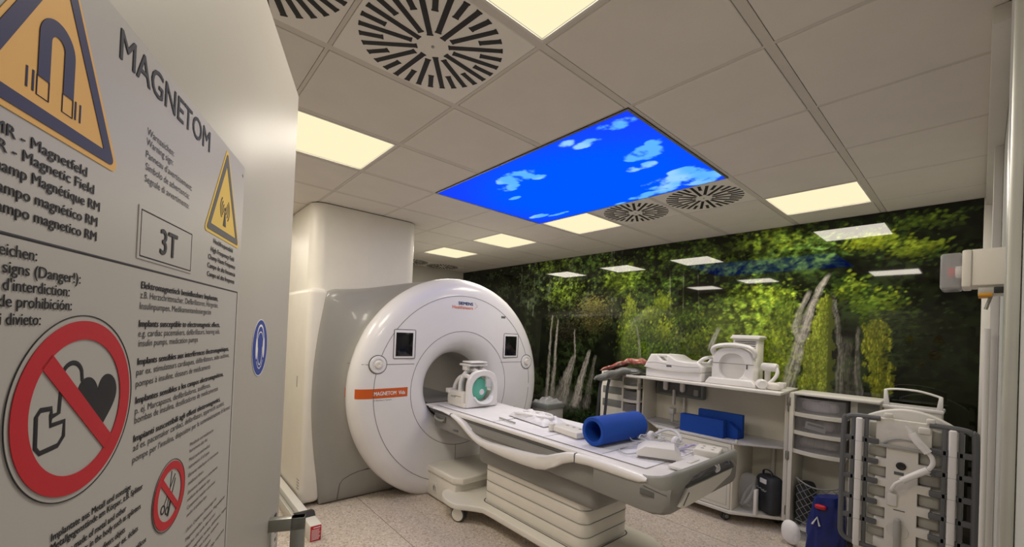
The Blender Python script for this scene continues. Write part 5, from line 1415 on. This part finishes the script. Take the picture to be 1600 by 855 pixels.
# white centre panel with finger edges
zs = [1.148, 1.02, .966, .89, .836, .762, .710, .630, .575, .50, .445, .37, .31, .17]
L, Rr = [], []
for i in range(0, len(zs) - 1):
    wide = i % 2 == 1 or i == 0
    xl, xr = (1.300, 1.556) if wide else (1.352, 1.500)
    L += [(xl, zs[i]), (xl, zs[i + 1])]; Rr += [(xr, zs[i]), (xr, zs[i + 1])]
b = MB(); b.prism(L + Rr[::-1], 'y', CYF + .008, CYF + .05, r=.004); cp = build('center_panel', b, M['white2'], bc)
lob = [(1.256, 1.352, 1.01, 1.118), (1.505, 1.60, 1.01, 1.11)]
for i in range(2, len(zs) - 1, 2):
    for xa, xb in ((1.256, 1.352), (1.500, 1.60)): lob.append((xa, xb, zs[i + 1] - .002, zs[i] + .002))
for xa, xb, za, zb in lob:
    b = MB(); b.box(xa, xb, CYF + .04, CYF + .075, za, zb, r=.016, seg=3); build('soft_lobe', b, M['lobe'], bc)
for x in (1.219, 1.645):
    b = MB(); b.box(x - .0175, x + .0175, CYF - .034, CYF - .008, .29, 1.136, r=.009, seg=3); tb = build('white_strip', b, M['white'], bc)
    for z in (.98, .855, .73, .595, .468):
        b = MB(); b.box(x - .0178, x + .0178, CYF - .0345, CYF - .02, z, z + .002, r=0); build('strip_joint', b, M['panelgrey'], tb)
for xa, xb, za, zb in ((1.335, 1.378, 1.155, 1.185), (1.53, 1.57, 1.15, 1.182), (1.497, 1.553, 1.085, 1.125)):
    b = MB(); b.box(xa, xb, CYF - .009, CYF + .03, za, zb, r=.008, seg=2); build('clip', b, M['white2'], cp)
b = MB(); b.cyl((1.445, CYF - .035, 1.130), (1.468, CYF - .04, 1.09), .010, 12); b.tube(catmull([(1.470, CYF - .04, 1.085), (1.50, CYF - .05, 1.04), (1.545, CYF - .05, .985)], 5), .021, 14); b.tube(catmull([(1.545, CYF - .05, .985), (1.563, CYF - .05, .955), (1.565, CYF - .05, .92), (1.548, CYF - .05, .883)], 5), .012, 12); b.tube(catmull([(1.548, CYF - .05, .883), (1.49, CYF - .05, .835), (1.435, CYF - .05, .785)], 5), .019, 14); b.tube(catmull([(1.435, CYF - .05, .785), (1.405, CYF - .045, .755), (1.388, CYF - .035, .715), (1.384, CYF + .01, .695)], 5), .010, 12)
build('bent_handle', b, M['white'], bc)
b = MB(); b.box(1.325, 1.55, CYF - .018, CYF - .004, .968, .988, r=.004, mat=None); b.tube(catmull([(1.333, CYF - .004, .985), (1.37, CYF - .01, 1.018), (1.42, CYF - .012, 1.035), (1.475, CYF - .01, 1.03), (1.51, CYF - .004, 1.0)], 5), .006, 8); build('cable_hoop', b, M['panelgrey'], bc)
b = MB(); mt = Matrix.Translation((1.424, CYF + .006, .862)) @ Matrix.Rotation(R(90), 4, 'X'); b.lathe([(0, 0), (.024, 0), (.024, .006), (.018, .010), (.012, .006), (0, .006)], 28, mt); build('black_knob', b, M['blackmat'], bc, label='black round knob')
b = MB(); b.box(1.392, 1.438, CYF + .004, CYF + .010, .803, .822, r=.001); build('dark_label', b, M['latgrey'], bc)
b = MB(); b.box(1.36, 1.412, CYF - .006, CYF + .012, .60, .682, r=.010, seg=3); build('pad', b, M['trim'], bc)
b = MB(); b.box(1.394, 1.447, CYF + .005, CYF + .010, .578, .583, r=0); build('slit', b, M['seam'], bc)
b = MB(); mt = Matrix.Translation((1.415, CYF + .008, .452)) @ Matrix.Rotation(R(90), 4, 'X'); b.lathe([(0, 0), (.052, 0), (.05, .006), (.044, .004), (0, .004)], 36, mt); rg_ = build('lock_plate', b, M['trim'], bc)
b = MB(); b.box(1.400, 1.434, CYF - .03, CYF + .002, .34, .535, r=.014, seg=3); build('lock_lever', b, M['panelgrey'], rg_)
b = MB(); b.box(1.22, 1.66, 2.50, 2.70, 0, .05, r=.012, seg=3); b.box(1.24, 1.64, 2.56, 2.64, .04, .20, r=.01, seg=2); build('stand', b, M['white2'], bc)
# white carrier with a looped handle behind
wc = thing('coil_carrier', 'white carrier box with an open looped handle, behind the lattice coil', 'carrier', (1.42, 3.15, 0))
b = MB(); b.box(1.27, 1.575, 3.06, 3.24, 0, 1.165, r=.012, seg=3); build('box_body', b, M['white2'], wc)
b = MB(); b.box(1.262, 1.583, 3.052, 3.248, 1.16, 1.185, r=.006, seg=2); build('lid', b, M['white'], wc)
b = MB()
b.prism([(1.268, 1.185), (1.300, 1.185), (1.288, 1.296), (1.268, 1.296)], 'y', 3.06, 3.10, r=.004); b.prism([(1.545, 1.185), (1.577, 1.185), (1.577, 1.275), (1.557, 1.275)], 'y', 3.06, 3.10, r=.004)
b.tube(catmull([(1.272, 3.08, 1.292), (1.33, 3.08, 1.305), (1.43, 3.08, 1.306), (1.50, 3.08, 1.294), (1.570, 3.08, 1.272)], 5), .011, 10, flat=(.7, 1.5)); build('carry_handle', b, M['white'], wc)
# ------------------------------------------------------------------ floor things by the coil
b = MB(); b.blob((.765, 2.83, .097), .075, .04, .093, .9, 32, 18, rot=Matrix.Rotation(R(-25), 4, 'Z'))
build('white_disc', b, M['sheet'], None, 'round white pillow-like disc standing on the floor before the net pocket', 'disc', loc=(.765, 2.83, 0))
t = thing('wrapped_apron', 'dark blue apron wrapped in clear film, on the floor left of the lattice coil', 'apron', (1.02, 2.68, 0))
b = MB()
rings = []
rg = random.Random(3)
for k in range(15):
    z = .005 + .50 * k / 14; s_ = 1 - .25 * (k / 14) ** 3
    ring = []
    for q in range(40):
        a = 2 * PI * q / 40; ca, sa = math.cos(a), math.sin(a)
        r_ = 1 + .06 * math.sin(5 * a + .5 * k) + .05 * math.sin(9 * a - .4 * k)
        ring.append((1.02 + .115 * s_ * r_ * math.copysign(abs(ca) ** .7, ca) + .012 * k / 14, 2.68 + .085 * s_ * r_ * math.copysign(abs(sa) ** .7, sa), z + .03 * (k / 14) * ca))
    rings.append(ring)
b.loft(rings); build('bundle', b, M['bagblue'], t, angle=60)
b = MB(); b.blob((1.0, 2.60, .435), .035, .02, .016, .7); build('red_knot', b, M['red'], t, label='red tie')
b = MB(); b.tube([(.955, 2.592, .30), (.985, 2.588, .36), (1.0, 2.588, .30)], .006, 6); build('white_print', b, M['sheet'], t)
b = MB(); b.grid(lambda u, v: Vector((.86 + .16 * u + .02 * math.sin(9 * v), 2.63 + .05 * u - .03 * math.sin(5 * v + u), .01 + .37 * v * (1 - .35 * (1 - u)))), 18, 14); build('film', b, M['clear'], t)
# crate behind the table
cr = thing('foil_crate', 'grey crate with crumpled film on top, behind the table against the ring', 'crate', (-1.76, 2.62, 0))
b = MB(); b.box(-1.90, -1.64, 2.48, 2.78, 0, .76, r=.02, seg=3); build('crate_body', b, M['panelgrey'], cr)
b = MB(); b.box(-1.91, -1.63, 2.47, 2.79, .70, .765, r=.012, seg=2); build('rim', b, M['padgrey'], cr)
b = MB(); b.grid(lambda u, v: Vector((-1.89 + .24 * u, 2.49 + .28 * v, .768 + .055 * (min(u, 1 - u, v, 1 - v) * 4) ** .5 * (.7 + .3 * math.sin(19 * u + 7 * v)))), 24, 24); build('film', b, M['clear2'], cr)
# cable trunk along the left side of the scanner, with a red notice on its end
ck = thing('cable_duct', 'low grey metal cable duct on the floor at left, red notice on its end', 'cable duct', (-2.1, -.14, 0))
b = MB(); b.box(-3.6, -1.76, -.155, -.09, 0, .118, r=.004); b.box(-1.66, -1.475, -.155, -.075, 0, .118, r=.003); build('cover', b, M['trim'], ck)
b = MB(); b.box(-3.6, -1.76, -.195, -.16, 0, .07, r=.002); b.box(-3.6, -1.76, -.205, -.197, .05, .105, r=.002); build('side_channel', b, M['alu'], ck)
b = MB(); b.prism([(-1.78, .118), (-1.64, .118), (-1.68, .145), (-1.74, .135)], 'y', -.20, -.07, r=.003); build('black_flap', b, M['blackmat'], ck)
b = MB(); b.box(-1.476, -1.4715, -.152, -.078, .004, .114, r=.0005); nt_ = build('red_notice', b, M['red'], ck, label='red notice')
b = MB()
for k in range(9): b.box(-1.4718, -1.4708, -.145 + (.012 if k == 0 else 0), -.085 - .004 * (k % 3), .098 - k * .010 - (.004 if k else 0), (.104 if k == 0 else .1015) - k * .010 - (.004 if k else 0), r=0)
build('notice_lines', b, M['sheet'], nt_)
# warning lamp box on the right wall
wl = thing('warning_lamp', 'beige wall box with a red lamp under a clear cover, at the right wall', 'warning lamp', (1.76, .75, 1.84))
b = MB(); b.box(1.716, 1.7995, .69, .81, 1.793, 1.899, r=.005, seg=2); b.box(1.700, 1.719, .685, .815, 1.790, 1.898, r=.004, seg=2); bd = build('housing', b, M['white2'], wl)
b = MB(); b.box(1.655, 1.701, .695, .805, 1.786, 1.894, r=.008, seg=3); build('clear_cover', b, M['clear2'], wl)
b = MB(); b.cyl((1.685, .745, 1.842), (1.701, .745, 1.842), .018, 24, b=.004); build('lamp_socket', b, M['trim'], wl)
b = MB(); b.cyl((1.670, .745, 1.842), (1.686, .745, 1.842), .015, 20, b=.005); build('red_bulb', b, M['red'], wl, label='red bulb')
b = MB(); b.box(1.663, 1.7005, .765, .80, 1.795, 1.886, r=.003); build('dark_backing', b, M['seam'], wl)
b = MB(); b.box(1.732, 1.797, .70, .78, 1.768, 1.794, r=.003); lk = build('bracket', b, M['alu'], wl)
b = MB(); b.box(1.762, 1.7985, .695, .785, 1.770, 1.788, r=.002); build('black_strip', b, M['blackmat'], lk)
b = MB(); b.box(1.733, 1.761, .695, .785, 1.763, 1.771, r=.002); build('amber_strip', b, M['orangetip'], lk)
b = MB(); b.cyl((1.757, .735, 1.764), (1.748, .735, 1.727), .004, 8); build('plunger', b, M['steel'], lk)
